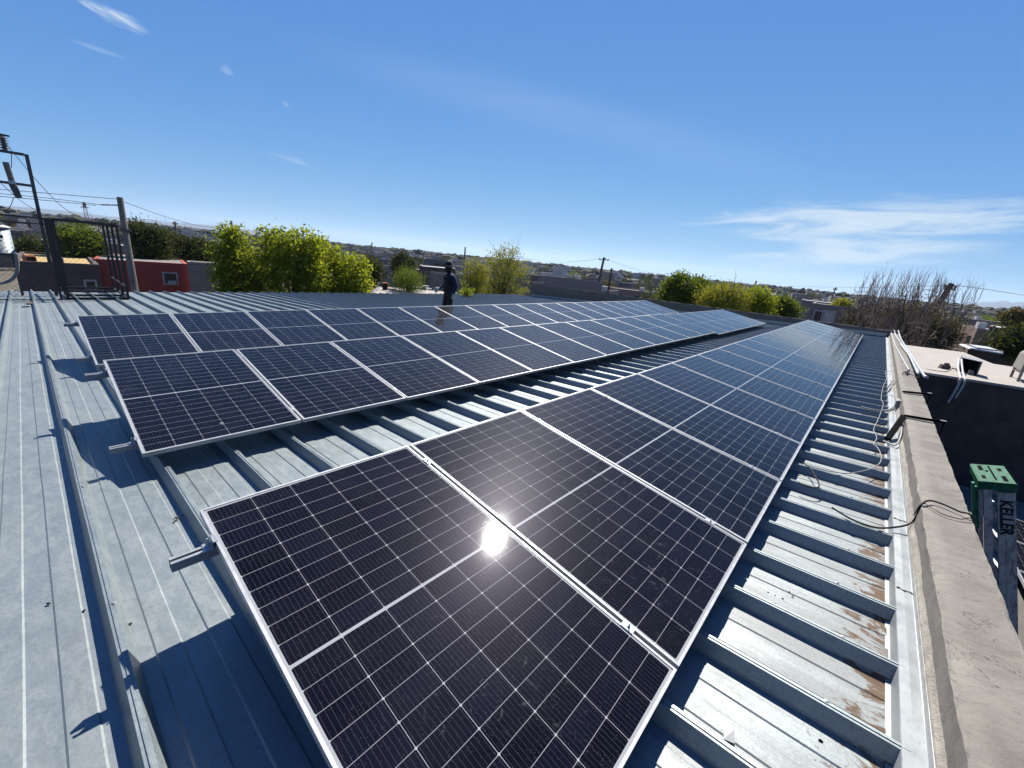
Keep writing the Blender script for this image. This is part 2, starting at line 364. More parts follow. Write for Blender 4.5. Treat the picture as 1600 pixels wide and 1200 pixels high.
M = dict(
    galv=mat_galv(), flash=None, alu=mat_alu(), railm=mat_alu('rail_aluminium', (.42, .44, .45), .42, .5), cells=mat_cells(),
    conc=mat_concrete('parapet_concrete', (.175, .158, .132), (.245, .222, .188), (.07, .062, .052), .9, True),
    conc_side=mat_concrete('wall_render', (.19, .172, .15), (.235, .212, .187)),
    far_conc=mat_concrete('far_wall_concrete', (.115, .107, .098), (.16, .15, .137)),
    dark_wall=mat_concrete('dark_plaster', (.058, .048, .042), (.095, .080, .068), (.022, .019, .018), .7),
    mortar=basic('mortar_bead', (.36, .32, .26), (.26, .235, .20), 14, .9, bump=.5),
    black=basic('black_paint', (.012, .012, .014), (.03, .022, .018), 12, .5),
    brownpole=basic('weathered_steel', (.10, .085, .085), (.055, .045, .045), 9, .6),
    rubber=basic('black_rubber', (.012, .012, .014), (.02, .02, .022), 8, .7, spec=.15),
    pvc=basic('pvc_conduit', (.42, .425, .42), (.34, .345, .34), 9, .45),
    greycable=basic('grey_conduit', (.27, .27, .265), (.21, .21, .205), 9, .5),
    redcable=basic('dark_red_cable', (.045, .014, .014), (.03, .012, .012), 9, .5),
    pole=basic('pole_concrete', (.25, .225, .20), (.17, .155, .14), 3, .9, bump=.3),
    wood=basic('pole_wood', (.12, .085, .06), (.07, .05, .038), 4, .9, bump=.3),
    bark=basic('bark', (.11, .085, .062), (.055, .042, .032), 7, .95, bump=.5),
    twig=basic('bare_twig', (.36, .265, .20), (.25, .18, .135), 7, .9),
    galvgrey=basic('painted_tank', (.22, .27, .30), (.15, .19, .21), 5, .5),
    porcelain=basic('porcelain', (.16, .12, .11), (.10, .075, .07), 9, .3),
    cream=mat_concrete('cream_roof_coating', (.34, .305, .265), (.39, .35, .305), (.24, .21, .18), .15),
    red=mat_concrete('red_paint', (.42, .095, .070), (.34, .078, .062), (.17, .05, .042), .25),
    ochre=mat_concrete('ochre_roof', (.44, .30, .12), (.50, .36, .16), (.26, .17, .07), .2),
    brownwall=mat_concrete('brown_render', (.11, .082, .072), (.145, .11, .097)),
    white=basic('white_paint', (.52, .51, .49), (.42, .41, .39), 3, .7),
    grey=mat_concrete('grey_render', (.19, .18, .168), (.245, .23, .215)),
    blockm=mat_block('block_masonry', (.25, .225, .205), (.30, .275, .25), (.13, .12, .11)),
    glassdark=basic('window_glass', (.02, .024, .03), (.03, .034, .04), 3, .12, spec=.6),
    tape=basic('black_tape', (.004, .004, .005), (.007, .007, .008), 9, .9, spec=.03),
    green=basic('green_plastic', (.004, .070, .030), (.010, .125, .055), 26, .6, bump=.3, spec=.2),
    greenlight=basic('green_fibreglass', (.035, .20, .11), (.02, .13, .07), 18, .6, spec=.2),
    ladderalu=None, orange=basic('orange_plastic', (.55, .16, .04), (.45, .12, .03), 8, .6),
    tank=basic('beige_tank', (.27, .245, .205), (.22, .195, .165), 5, .7), steel=mat_alu('zinc_hardware', (.50, .51, .51), .35, .6),
    skin=basic('skin', (.35, .2, .14), (.30, .17, .12), 8, .6), cloth_dark=basic('black_cloth', (.008, .008, .011), (.013, .013, .018), 9, .9),
    cloth_blue=basic('navy_cloth', (.006, .008, .045), (.009, .011, .07), 9, .9), glove=basic('pale_glove', (.42, .45, .48), (.32, .34, .37), 9, .9),
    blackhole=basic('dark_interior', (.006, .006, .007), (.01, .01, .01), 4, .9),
)
def mat_flash():
    t = NT('galvanized_flashing'); n = t.noise(5, 6, .7); f = t.noise(70, 6, .75, stretch=(1, .4, 1))
    c = t.mix(t.ramp(n, .35, .7), (.27, .29, .295), (.33, .35, .35)); c = t.mix(t.ramp(f, .55, .68, 0, .5), c, (.19, .185, .17)); c = t.mix(t.ramp(t.noise(3, 8, .8), .60, .70, 0, .5), c, (.20, .18, .15))
    t.set('Base Color', c); t.set('Metallic', .25); t.set('Roughness', t.ramp(n, .3, .7, .42, .58)); t.bump(n, .08, .01); return t.m
M['flash'] = mat_flash()
def mat_ladder():
    t = NT('dirty_aluminium'); n = t.noise(16, 8, .75, stretch=(1, 1, .35), dist=1.5)
    c = t.mix(t.ramp(n, .45, .62, 0, .85), (.42, .43, .45), (.14, .14, .155)); t.set('Base Color', c); t.set('Metallic', .45); t.set('Roughness', .5); return t.m
M['ladderalu'] = mat_ladder()

# ================================================================== SETTING
def ground():
    t = NT('dry_ground')
    n = t.noise(.02, 8, .6); n2 = t.noise(.3, 8, .7)
    c = t.mix(t.ramp(n, .35, .65), (.17, .145, .115), (.13, .115, .09)); c = t.mix(t.ramp(n2, .45, .7, 0, .6), c, (.10, .085, .065))
    t.set('Base Color', c); t.set('Roughness', 1); t.set('Specular IOR Level', .1)
    s = 9400; o = mesh_obj('ground', [(-s,-s,GZ),(s,-s,GZ),(s,s,GZ),(-s,s,GZ)], [(0,1,2,3)], t.m)
    tag(o, kind='structure')
GZ = -4.6
ground()
def hills(name, az0, az1, D, prof, colr):
    V_ = []; F_ = []; n = 80; rows = 6
    for j in range(rows):
        f = j/(rows-1)
        for i in range(n+1):
            k = i/n; a = R(az0+(az1-az0)*k)
            h = 0
            for (c, w, hh) in prof: h += hh*math.exp(-((k-c)/w)**2)
            h *= (.8+.4*mn.noise(Vector((k*14, 3.3, D*.001))))
            env = math.sin(math.pi*k)**.5 if 0 < k < 1 else 0
            d = D + f*900 - 450
            z = GZ + max(0, h*env*(1-abs(f-.5)*2)**.8*(1+.15*mn.noise(Vector((k*30, f*4, 1)))))
            V_.append((O.x+math.sin(a)*d, O.y+math.cos(a)*d, z))
    for j in range(rows-1):
        for i in range(n):
            q = j*(n+1)+i; F_.append((q, q+1, q+n+2, q+n+1))
    o = mesh_obj(name, V_, F_, basic(name+'_soil', colr, tuple(v*.8 for v in colr), .002, 1), smooth=True); tag(o, kind='structure')
hills("hill", -100, -52, 8400, [(.25, .25, 95), (.5, .12, 60), (.7, .2, 45), (.1, .1, 60)], (.05, .055, .06))
hills("hill", 3, 16, 8600, [(.42, .22, 150), (.75, .3, 90)], (.05, .055, .06))

# ================================================================== OUR BUILDING: corrugated roof, walls, parapets
X0, X1, Y0, Y1 = -20.4, 2.60, -8.0, 25.4
def far_y(x): return 22.95 + (2.6-x)*.105       # line of the far parapet
warehouse = empty('warehouse', (-9, 8, GZ)); tag(warehouse, 'long building whose ribbed galvanized roof carries the solar panels, with concrete parapets', 'building')
def roof_sheet():
    P = .457; yk0 = .12
    prof = [(-.015,1,0),(-.004,1,0),(-.003,1,.004),(.003,1,.004),(.004,1,0),(.015,1,0),(.043,0,0),(.092,0,0),(.099,0,.005),(.178,0,.005),(.185,0,0),(.272,0,0),(.279,0,.005),(.358,0,.005),(.365,0,0),(.414,0,0)]
    ys = []
    k0 = math.floor((Y0-yk0)/P); k1 = math.ceil((Y1-yk0)/P)
    for k in range(k0, k1):
        for d, c, e in prof: ys.append((yk0+k*P+d, c, e, k))
    xs = []; x = X0
    while x < X1+.001:
        xs.append(x); x += .12 if x > -3 else .3
    xs.append(X1)
    V_ = []; loc = np.empty((len(xs)*len(ys), 3))
    i = 0
    for x in xs:
        for (y, c, e, k) in ys:
            wob = mn.noise(Vector((x*.9, k*3.7, 0)))*.004
            z = pan_z(x) + c*RIB + e
            if not c: z += .0028*mn.noise(Vector((x*1.6, y*2.6, 4.2)))
            else: z += .002*mn.noise(Vector((x*.8, k*1.3, 9)))
            loc[i] = (x, y+wob, z); i += 1
    ny = len(ys); F_ = []
    for a in range(len(xs)-1):
        ym = far_y(xs[a])+.02
        for b in range(ny-1):
            if ys[b][0] > ym: break
            q = a*ny+b; F_.append((q, q+ny, q+ny+1, q+1))
    return mesh_obj('roof_sheet', loc.tolist(), F_, M['galv'], warehouse)
def child_of(root, o):
    o.parent = root; o.matrix_parent_inverse = Matrix.Translation(-root.location); return o
rs = roof_sheet(); rs.matrix_parent_inverse = Matrix.Translation(-warehouse.location)
scr = MB(); scr.lathe([(.011, 0), (.011, .0015), (.0065, .002), (.0065, .0065), (.004, .007)], (0, 0, 0), 8)
scp = None
for k in range(-3, 9):
    for x in (-7.9, -6.4, -4.6, -3.1, -1.6, -.15, 1.15, 2.35):
        p = Vector((x+.03*math.sin(k*2.1), .12+.457*k+.0085, rib_z(x)+.0005))
        if scp is None: scp = scr.build('screw', M['steel'], warehouse); o = scp
        else: o = scp.copy(); col.objects.link(o)
        child_of(warehouse, o); o.location = p
def wobble_wall(name, xs, ys, top, bottom, mat, amp=.006):
    pass
def slab(name, pts_in, pts_out, zin, zout, zb, mat, step=.07, amp=.007, parent=None, seed=0):
    """low wall along a line: inner face, worn top, outer face; pts are (x, y) ends of inner and outer edges"""
    a0, a1 = Vector(pts_in[0]), Vector(pts_in[1]); b0, b1 = Vector(pts_out[0]), Vector(pts_out[1])
    n = max(2, int((a1-a0).length/step)); V_ = []; F_ = []; m = []
    rows = [('i', 0), ('i', .5), ('i', .85), ('i', 1), ('t', .04), ('t', .3), ('t', .6), ('t', .94), ('o', 1), ('o', .9), ('o', 0)]
    for i in range(n+1):
        k = i/n; A = a0.lerp(a1, k); B = b0.lerp(b1, k); s = k*(a1-a0).length
        zt = zin[0]+(zin[1]-zin[0])*k; zu = zout[0]+(zout[1]-zout[0])*k
        for j, (w, f) in enumerate(rows):
            if w == 'i': p = Vector((A.x, A.y, zb[0]+(zt-zb[0])*f))
            elif w == 't': q = A.lerp(B, f); p = Vector((q.x, q.y, zt+(zu-zt)*f))
            else: p = Vector((B.x, B.y, zb[1]+(zu-zb[1])*f))
            h = Vector((mn.noise(Vector((s*5, j*.9, seed+1)))+.6*mn.noise(Vector((s*17, j*2.1, seed+2))), mn.noise(Vector((s*5, j*.8, seed+5))), mn.noise(Vector((s*6, j*.7, seed+8)))+.5*mn.noise(Vector((s*21, j, seed+3)))))
            kk = amp*(1.7 if j in (3, 4, 7, 8) else 1)
            if i in (0, n) or j in (0, 10): kk = 0
            V_.append(p+h*kk)
    r_ = len(rows)
    for i in range(n):
        for j in range(r_-1):
            q = i*r_+j; F_.append((q, q+1, q+r_+1, q+r_)); m.append(0 if 3 <= j < 8 else 1)
    F_.append(tuple(range(r_))); m.append(1); F_.append(tuple(n*r_+k for k in range(r_-1, -1, -1))); m.append(1)
    return mesh_obj(name, V_, F_, None, parent, mats=mat, fm=m)
WX0, WX1, WZ = 2.668, 2.925, -.12
child_of(warehouse, slab('parapet', ((WX0, -6.5), (WX0, 22.93)), ((WX1, -6.5), (WX1, 23.1)), (WZ, WZ), (WZ-.004, WZ-.004), (-.5, GZ), [M['conc'], M['conc_side']], step=.05, amp=.0045))
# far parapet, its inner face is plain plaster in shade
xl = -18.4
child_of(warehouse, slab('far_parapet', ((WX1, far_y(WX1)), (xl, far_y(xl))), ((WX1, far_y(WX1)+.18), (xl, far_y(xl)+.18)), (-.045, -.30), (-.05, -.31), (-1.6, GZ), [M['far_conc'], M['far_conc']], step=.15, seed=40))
w = MB()
w.box(((X0+WX1)/2, Y0+.1, (GZ-1.6)/2), (WX1-X0, .2, -1.6-GZ)); w.box((X0+.12, (Y0+24.9)/2, (GZ-1.62)/2), (.2, 24.9-Y0, -1.62-GZ))
child_of(warehouse, w.build('outer_wall', M['grey'], warehouse))
# flashing on the far wall and at the right hand edge
w = MB()
for a, b in ((2.58, -6), (-6, -12), (-12, -18.3)):
    for (p, q, zo, zh) in ((.14, .0, .004, .0),):
        y0a, y0b = far_y(a), far_y(b)
        w.add([(a, y0a-.16, rib_z(a)+.01), (b, y0b-.16, rib_z(b)+.01), (b, y0b-.012, rib_z(b)+.03), (a, y0a-.012, rib_z(a)+.03), (b, y0b-.012, rib_z(b)+.16), (a, y0a-.012, rib_z(a)+.16)], [(0,1,2,3),(3,2,4,5)])
child_of(warehouse, w.build('far_flashing', M['flash'], warehouse))
def edge_flashing():
    V_ = []; F_ = []; m = []
    n = 300; y0, y1 = -5.9, 22.85
    zt = rib_z(2.575)+.003
    for i in range(n+1):
        y = y0+(y1-y0)*i/n; wv = .0025*mn.noise(Vector((y*1.1, 0, 0)))
        prof = [(2.548, pan_z(2.548)+.005), (2.566, pan_z(2.566)+.007), (2.5735, zt-.004), (2.576, zt), (2.61, zt+.002+wv), (2.645, zt+.001-wv), (2.6475, zt+.002), (2.651, zt+.034), (2.6555, zt+.036)]
        for x, z in prof: V_.append((x+wv*.5, y, z))
    r_ = 9
    for i in range(n):
        for j in range(r_-1):
            q = i*r_+j; F_.append((q, q+1, q+r_+1, q+r_)); m.append(0)
    return mesh_obj('edge_flashing', V_, F_, M['flash'], warehouse)
child_of(warehouse, edge_flashing())
def mortar_bead():
    V_ = []; F_ = []; n = 700; y0, y1 = -5.9, 22.8; zt = rib_z(2.575)+.003
    for i in range(n+1):
        y = y0+(y1-y0)*i/n
        a = .012*mn.noise(Vector((y*4, 1, 0)))+.006*mn.noise(Vector((y*15, 1, 0))); b = .022*mn.noise(Vector((y*2.2, 7, 0)))+.012*mn.noise(Vector((y*9, 3, 0)))
        V_ += [(2.6485, y, zt+.018), (2.654+a*.2, y, zt+.046+a*.3), (2.6615, y, zt+.062+b*.5), (2.6695, y, zt+.085+b)]
    for i in range(n):
        for j in range(3):
            q = i*4+j; F_.append((q, q+1, q+5, q+4))
    return mesh_obj('mortar_bead', V_, F_, M['mortar'], warehouse)
child_of(warehouse, mortar_bead())
for y in (2.62, 3.62, 6.4, 8.9, 12.0, 15.5):
    zt = rib_z(2.6)+.006; w = MB()
    w.tube([(2.578+.07*k/8, y+.006*math.sin(k*1.3), zt+.001) for k in range(9)], [.003+.0015*math.sin(k*2) for k in range(9)], 5)
    child_of(warehouse, w.build('joint_sealant', M['mortar'], warehouse))

# ================================================================== SOLAR PANELS
def make_panel():
    root = empty('solar_panel')
    fr = MB(); L_ = .011; H = .035
    def side(a, b):      # U-shaped frame bar seen as an L, lip inward
        fr.hexa(*a); fr.hexa(*b)
    # outer walls 2 mm proud, lips on top
    T = .0022
    fr.box((PL/2, T/2, -H/2), (PL, T, H)); fr.box((PL/2, PW-T/2, -H/2), (PL, T, H))
    fr.box((T/2, PW/2, -H/2-.0002), (T, PW-2*T, H-.0004)); fr.box((PL-T/2, PW/2, -H/2-.0002), (T, PW-2*T, H-.0004))
    fr.box((PL/2, T+(L_-T)/2, -.0015), (PL-2*T, L_-T, .003)); fr.box((PL/2, PW-T-(L_-T)/2, -.0015), (PL-2*T, L_-T, .003))
    fr.box((T+(L_-T)/2, PW/2, -.0015), (L_-T, PW-2*L_, .003)); fr.box((PL-T-(L_-T)/2, PW/2, -.0015), (L_-T, PW-2*L_, .003))
    fr.box((PL/2, T+.011, -H+.001), (PL-2*T, .022, .002)); fr.box((PL/2, PW-T-.011, -H+.001), (PL-2*T, .022, .002))
    fr.build('frame', M['alu'], root)
    g = MB(); g.box((PL/2, PW/2, -.0060), (PL-2*T-.001, PW-2*T-.001, .005))
    g.build('glass', M['cells'], root)
    return root
protop = make_panel()
ROWS = dict(
    C=((0, 0, 0), .1497, .0033, 0.0), B=((-3.5537, .0118, -.1012), .1517, .0050, .0064), A=((-7.075, .0423, -.2119), .1816, .0058, -.0036))
def row_matrix(q):
    (x0, y0, z0), th, slp, yw = q
    d = Vector((math.sin(yw), math.cos(yw), slp)).normalized()
    e = Vector((math.cos(th)*math.cos(yw), -math.cos(th)*math.sin(yw), -math.sin(th)))
    e = (e-d*e.dot(d)).normalized(); n = e.cross(d)
    return Matrix(((e.x, d.x, n.x, x0), (e.y, d.y, n.y, y0), (e.z, d.z, n.z, z0), (0, 0, 0, 1)))
first = [True]
def put_panel(mat, label, group):
    r_ = random.Random(label); mat = mat @ Matrix.Rotation(R(r_.uniform(-.14, .14)), 4, 'X') @ Matrix.Rotation(R(r_.uniform(-.10, .10)), 4, 'Y')
    o = protop if first[0] else copy_tree(protop); first[0] = False
    o.matrix_world = mat; tag(o, label, 'solar panel', group); return o
def nm(i): return ORD[i]
mC, mB, mA = (row_matrix(ROWS[k]) for k in 'CBA')
q2 = ((ROWS['B'][0][0]+.10, ROWS['B'][0][1], ROWS['B'][0][2]-.004), .1517+.02, .0050, .0064); mB2 = row_matrix(q2)
for j in range(18):
    lab = f'{nm(j)} solar panel from the near end of the right row, beside the edge wall'
    if j == 0: lab = 'largest solar panel, cut off by the bottom edge, sun glint at its far seam'
    if j == 17: lab = 'last solar panel at the far end of the right row by the far parapet'
    put_panel(mC @ Matrix.Translation((0, j*PITCHP, 0)), lab, 'solar panels of the right-hand row')
for j in range(12):
    lab = f'{nm(j)} solar panel from the near end of the middle row'
    if j == 0: lab = 'nearest panel of the middle row, chalky smears and a bare rail end'
    put_panel(mB @ Matrix.Translation((0, j*PITCHP, 0)), lab, 'solar panels of the middle row')
for j in range(6):
    lab = f'{nm(j)} solar panel of the lower short set carrying on the middle row'
    put_panel(mB2 @ Matrix.Translation((0, (12+j)*PITCHP, 0)), lab, 'solar panels of the short far set')
for j in range(18):
    lab = f'{nm(j)} bluish solar panel from the near end of the back row'
    if j in (5, 6): lab = f'{nm(j)} panel of the back row, ' + ('left of the dark reflection of the man' if j == 5 else 'showing part of the reflection of the man')
    put_panel(mA @ Matrix.Translation((0, j*PITCHP, 0)), lab, 'solar panels of the back-left row')
GAP = PITCHP-PW

def rail(mat, t, n, label, j0=0, ext0=.155, ext1=.12, tall=False, leg_every=1.371):
    """rail of a row at distance t down the slope, with its clamps and roof feet"""
    root = empty('mounting_rail'); root.matrix_world = mat @ Matrix.Translation((t, j0*PITCHP, 0)); tag(root, label, 'mounting rail', 'aluminium rails under the solar panels')
    y0, y1 = -ext0, n*PITCHP-GAP+ext1
    b = MB(); zt = -.0362; W = .040; H = .046
    # channel open on top with inward lips
    L_ = y1-y0; c = (y0+y1)/2
    b.box((0, c, zt-H+.0015), (W, L_, .003)); b.box((-W/2+.00125, c, zt-H/2+.0016), (.0025, L_, H-.0034)); b.box((W/2-.00125, c, zt-H/2+.0016), (.0025, L_, H-.0034))
    b.box((-W/2+.008, c, zt-.0012), (.011, L_, .0024)); b.box((W/2-.008, c, zt-.0012), (.011, L_, .0024))
    b.build('rail', M['railm'], root)
    for k in range(n+1):
        cl = MB()
        y = k*PITCHP-GAP/2
        if 0 < k < n:
            cl.box((0, y, .0012), (.058, GAP+.020, .0024)); cl.box((0, y-GAP/2+.003, -.016), (.056, .0025, .034)); cl.box((0, y+GAP/2-.003, -.016), (.056, .0025, .034))
            cl.lathe([(.0065, .0025), (.0075, .003), (.0075, .009), (.004, .010)], (0, y, 0), 6); cl.lathe([(.0035, .010), (.0035, .022)], (0, y, 0), 6)
        else:
            s_ = -1 if k == 0 else 1; y = -.0085 if k == 0 else n*PITCHP-GAP+.0085
            cl.box((0, y-s_*.008, .0013), (.05, .018, .0024)); cl.box((0, y+s_*.002, -.018), (.05, .0025, .036)); cl.box((0, y+s_*.018, -.0345), (.05, .032, .003))
            cl.lathe([(.0065, -.033), (.0065, -.026), (.004, -.025)], (0, y+s_*.016, 0), 6); cl.lathe([(.0035, -.026), (.0035, .012)], (0, y+s_*.016, 0), 6)
        cl.build('clamp', M['steel'], root)
    # feet standing on the rib crests
    Mi = root.matrix_world.inverted()
    y = .12 if not tall else .12
    k = 0
    while True:
        wy = .12 + .457*k; k += 3
        p = root.matrix_world @ Vector((0, wy-(j0*PITCHP+mat.translation.y), zt-H))
        if wy-(j0*PITCHP) > y1: break
        if wy-(j0*PITCHP) < y0+.02: continue
        top = p; ft = Vector((p.x, p.y, rib_z(p.x)+.004)); h = top.z-ft.z
        lg = MB()
        if h < .03: h = .03
        a = Mi @ Vector((ft.x, ft.y, ft.z)); bt = Mi @ Vector((top.x, top.y, max(top.z, ft.z+.012)))
        lg.bar(a, bt, .038 if h > .12 else .045, .038 if h > .12 else .02)
        f0 = Mi @ Vector((ft.x-.05, ft.y, ft.z+.004)); f1 = Mi @ Vector((ft.x+.05, ft.y, ft.z+.004)); lg.bar(f0, f1, .046, .006)
        lg.build('roof_foot', M['steel'], root)
    return root
rail(mC, .215, 18, 'upper rail of the right row, bare end poking out left of the nearest panel')
rail(mC, 1.66, 18, 'lower rail of the right-hand row, hidden under the panels near the edge flashing')
rail(mB, .235, 12, 'upper rail of the middle row, short end showing above the left panel corner')
rail(mB, 1.655, 12, 'lower rail of the middle row with its bare end left of the panel corner')
rail(mB2, .235, 6, 'upper rail of the short far set of panels', j0=12, ext0=-.02)
rail(mB2, 1.655, 6, 'lower rail of the short far set of panels', j0=12, ext0=-.02)
rail(mA, .216, 18, 'upper rail of the back-left row, short end beside the cage')
rail(mA, 1.54, 18, 'lower rail of the back-left row, end showing beside the middle row corner')

# ================================================================== THINGS ON THE EDGE WALL
def smooth_path(pts, n=6):
    P = [Vector(p) for p in pts]; out = []
    for i in range(len(P)-1):
        p0 = P[max(i-1, 0)]; p1 = P[i]; p2 = P[i+1]; p3 = P[min(i+2, len(P)-1)]
        for k in range(n):
            t = k/n; out.append(.5*((2*p1)+(-p0+p2)*t+(2*p0-5*p1+4*p2-p3)*t*t+(-p0+3*p1-3*p2+p3)*t**3))
    out.append(P[-1]); return out
def single(name, mb, mat, label, cat, group=None, smooth=False):
    o = mb.build(name, mat, None, smooth)
    # put the origin at the thing itself
    c = sum((Vector(v.co) for v in o.data.vertices), Vector())/len(o.data.vertices)
    o.data.transform(Matrix.Translation(-c)); o.location = c
    return tag(o, label, cat, group)
def cable(pts, r, mat, label, name='cable', cat='cable', group=None, n=6):
    b = MB(); b.tube(smooth_path(pts), r, n); return single(name, b, mat, label, cat, group, True)
zc = WZ+.02
pp = [[(1392.6, 520.3), (1397.5, 536), (1405, 551), (1420.5, 579)], [(1397.5, 516.5), (1400.5, 526), (1408.8, 537.5), (1420.8, 555.5), (1435, 584.8)], [(1403.5, 516.5), (1408, 530), (1420, 548.8), (1432, 567.5), (1445, 588.5)]]
labs = ['white conduit pipe lying on the wall top, ending beside the red cable bundle', 'grey-white conduit pipe along the outer edge of the wall, inner one of the pair', 'grey-white conduit pipe along the outer edge of the wall, with the capped white end']
for i, (q, lb) in enumerate(zip(pp, labs)):
    pts = [on_z(u, v, zc+.015*i) for u, v in q]
    b = MB(); b.tube(smooth_path(pts), .016 if i == 0 else .022, 8)
    if i == 2: e = pts[-1]; b.tube([e+Vector((-.0, .02, 0)), e+Vector((.03, -.05, 0))], .028, 8)
    single('conduit_pipe', b, M['pvc'], lb, 'conduit pipe', 'pale conduit pipes on the edge wall', True)
b = MB(); b.bar(on_z(1406.5, 537, zc+.02), on_z(1420.5, 554.5, zc+.02), .05, .02)
single('cable_tray', b, M['pvc'], 'short flat white trunking lying on the wall top between the conduit pipes', 'trunking')
def strap(u0, v0, u1, v1, label, drop=None):
    a = on_z(u0, v0, WZ+.018); c = on_z(u1, v1, WZ+.018)
    root = empty('steel_bracket', a); tag(root, label, 'bracket', 'dark steel brackets laid across the edge wall')
    d = c-a
    m = MB(); m.bar((0,0,0), d, .045, .012); m.bar(Vector((0,0,.012)), d+Vector((0,0,.012)), .012, .018); m.build('arm', M['tape'], root)
    m = MB(); m.bar(d, d+Vector((0,0,-.16)), .05, .014); m.build('outer_leg', M['tape'], root)
    m = MB(); m.bar(d*.9+Vector((0,0,.022)), d*1.04+Vector((0,0,.022)), .03, .006); m.build('end_plate', M['steel'], root)
    if drop:
        m = MB(); m.bar((.0,0,-.002), Vector(drop), .055, .03); m.build('inner_leg', M['tape'], root)
    return root
strap(1411, 612.5, 1453, 616.5, 'dark steel bracket across the wall top beside the small grey box')
a1 = on_z(1412, 650, WZ+.018)
strap(1412, 650, 1475, 660.5, 'dark steel bracket across the wall, thick black leg bent down over the flashing', drop=(-.10, -.55, -.19))
# small grey box on the inner face, grey flexible conduit to it
bx = empty('junction_box', (2.648, 7.72, -.21)); tag(bx, 'small round-cornered grey junction box on the inner face of the edge wall', 'junction box')
b = MB(); b.box((0, 0, 0), (.05, .17, .12)); bevel(b.build('box_body', M['greycable'], bx), .012, 3)
b = MB(); b.box((-.027, 0, 0), (.006, .15, .10)); bevel(b.build('box_cover', M['pvc'], bx), .004, 2)
def rf(u, v, dz=.02): return on_roof(u, v, dz)
cable([rf(1345, 636), rf(1370, 641), rf(1384, 641.5), rf(1394, 637, .03), on_z(1402, 629, -.27), on_z(1406, 620, -.23), (2.64, 7.66, -.22)], .012, M['greycable'], 'thick grey flexible conduit running from under the panels up to the junction box', 'flexible_conduit', 'conduit')
cable([(2.64, 6.6, -.16), on_z(1409, 672, -.2), on_z(1405, 688, -.26), on_z(1398, 695.5, -.29), rf(1391, 693.5), rf(1380, 689)], .009, M['greycable'], 'pale looped conduit hanging under the black bracket leg', 'flexible_conduit', 'conduit')
cable([rf(1386, 606), rf(1395, 595, .04), on_z(1404, 586, -.2), on_z(1412, 582, -.09), on_z(1420, 580, -.07), on_z(1432, 583, -.09), on_z(1438, 588, -.11)], .006, M['redcable'], 'thin dark cable looping up from the flashing to the end of the white pipe')
cable([rf(1388, 612), rf(1394, 603, .03), on_z(1399, 598, -.24), on_z(1404, 590, -.18), on_z(1414, 584, -.09), on_z(1425, 586, -.1), on_z(1437, 591, -.11)], .006, M['rubber'], 'thin black cable crossing the wall top below the white pipe end')
b = MB()
for k in range(5): b.tube(smooth_path([on_z(1412+k, 581+k*.5, WZ+.02+.006*k), on_z(1419, 580+k*.7, WZ+.03), on_z(1424-k, 582+k*.6, WZ+.02)]), .007, 5)
single('cable_bundle', b, M['redcable'], 'small reddish knot of cable ends on the wall top by the white pipe', 'cable bundle')
cable([rf(1383, 580), rf(1385, 592), rf(1380, 604), rf(1377, 622), rf(1380, 632), rf(1375, 648), rf(1369, 662), rf(1365, 672), rf(1370, 684), rf(1365, 694), rf(1370, 698), rf(1376, 709), rf(1375, 723), rf(1356, 734), rf(1325, 739.5), rf(1300, 737), rf(1283, 733), rf(1262, 727)], .0045, M['greycable'], 'thin pale wire wriggling along the rib ends then looping under the panels')
cable([rf(1244, 718, .05), rf(1256, 724), rf(1266, 732), rf(1276, 748), rf(1280, 758), rf(1276, 762), rf(1262, 760), rf(1247, 754)], .006, M['rubber'], 'short black cable loop lying on the pans beside the third and fourth panels')
cable([rf(1300, 793), rf(1330, 811), rf(1362, 823), rf(1380, 825), on_z(1396, 824, -.29), on_z(1412, 821.5, -.27), on_z(1425, 816, -.25), on_z(1433, 804, -.19), on_z(1438, 791, -.12), on_z(1445, 784, -.095), on_z(1456, 782.5, -.095), on_z(1475, 788.5, -.1), on_z(1498, 799, -.105), on_z(1520, 810, -.11), (3.02, 3.55, -.35)], .0065, M['rubber'], 'thick black cable looping over the edge wall near the ladder')
cable([on_z(1427, 806, -.25), on_z(1437, 790, -.13), on_z(1446, 787, -.105), on_z(1455, 793, -.105), on_z(1475, 804, -.107), on_z(1500, 811, -.11), on_z(1521, 813.5, -.115), (3.02, 3.5, -.3)], .0035, M['redcable'], 'thin reddish wire under the thick black cable on the wall top')

# dark crumbs and a few stones on the roof
def pebble(u, v, s, label, group='dark crumbs on the roof sheets', mat='rubber'):
    p = rf(u, v, -RIB+.004); b = MB()
    n = 7; prof = [(s*.5, 0), (s*.9, s*.25), (s*.6, s*.6), (s*.15, s*.75)]
    b.lathe(prof, (0,0,0), n); bb = MB()
    for x, y, z in b.v: bb.v.append((x*(1+.5*mn.noise(Vector((x*90, y*90, u)))), y*(.6+.4*mn.noise(Vector((y*70, x*50, v)))), z))
    bb.f = b.f; bb.m = b.m
    o = bb.build('stone', M[mat]); o.location = p; o.rotation_euler = (0, 0, u); tag(o, label, 'stone', group)
for i, (u, v) in enumerate([(1200, 926), (1211, 931), (1223, 936), (1233, 925), (1195, 941), (1206, 948), (1219, 953), (1226, 957), (1212, 944), (1238, 932)]):
    pebble(u, v, random.uniform(.006, .011), 'tiny dark crumb in the scatter on the roof pan right of the panels')
pebble(1244, 964, .014, 'larger pointed dark stone beside the scatter of crumbs on the roof pan', 'larger bits on the roof')
pebble(76, 944, .012, 'small dark seed pod on the left foreground roof pan', 'larger bits on the roof')
pebble(203, 976, .011, 'small dark bit on the sheet just right of the long rib shadow', 'larger bits on the roof')
pebble(131, 955, .010, 'thin dark bit on the raised stripe left of the long rib shadow', 'larger bits on the roof')
pebble(1282, 1158, .010, 'single dark stone on the bottom right roof pan', 'larger bits on the roof')
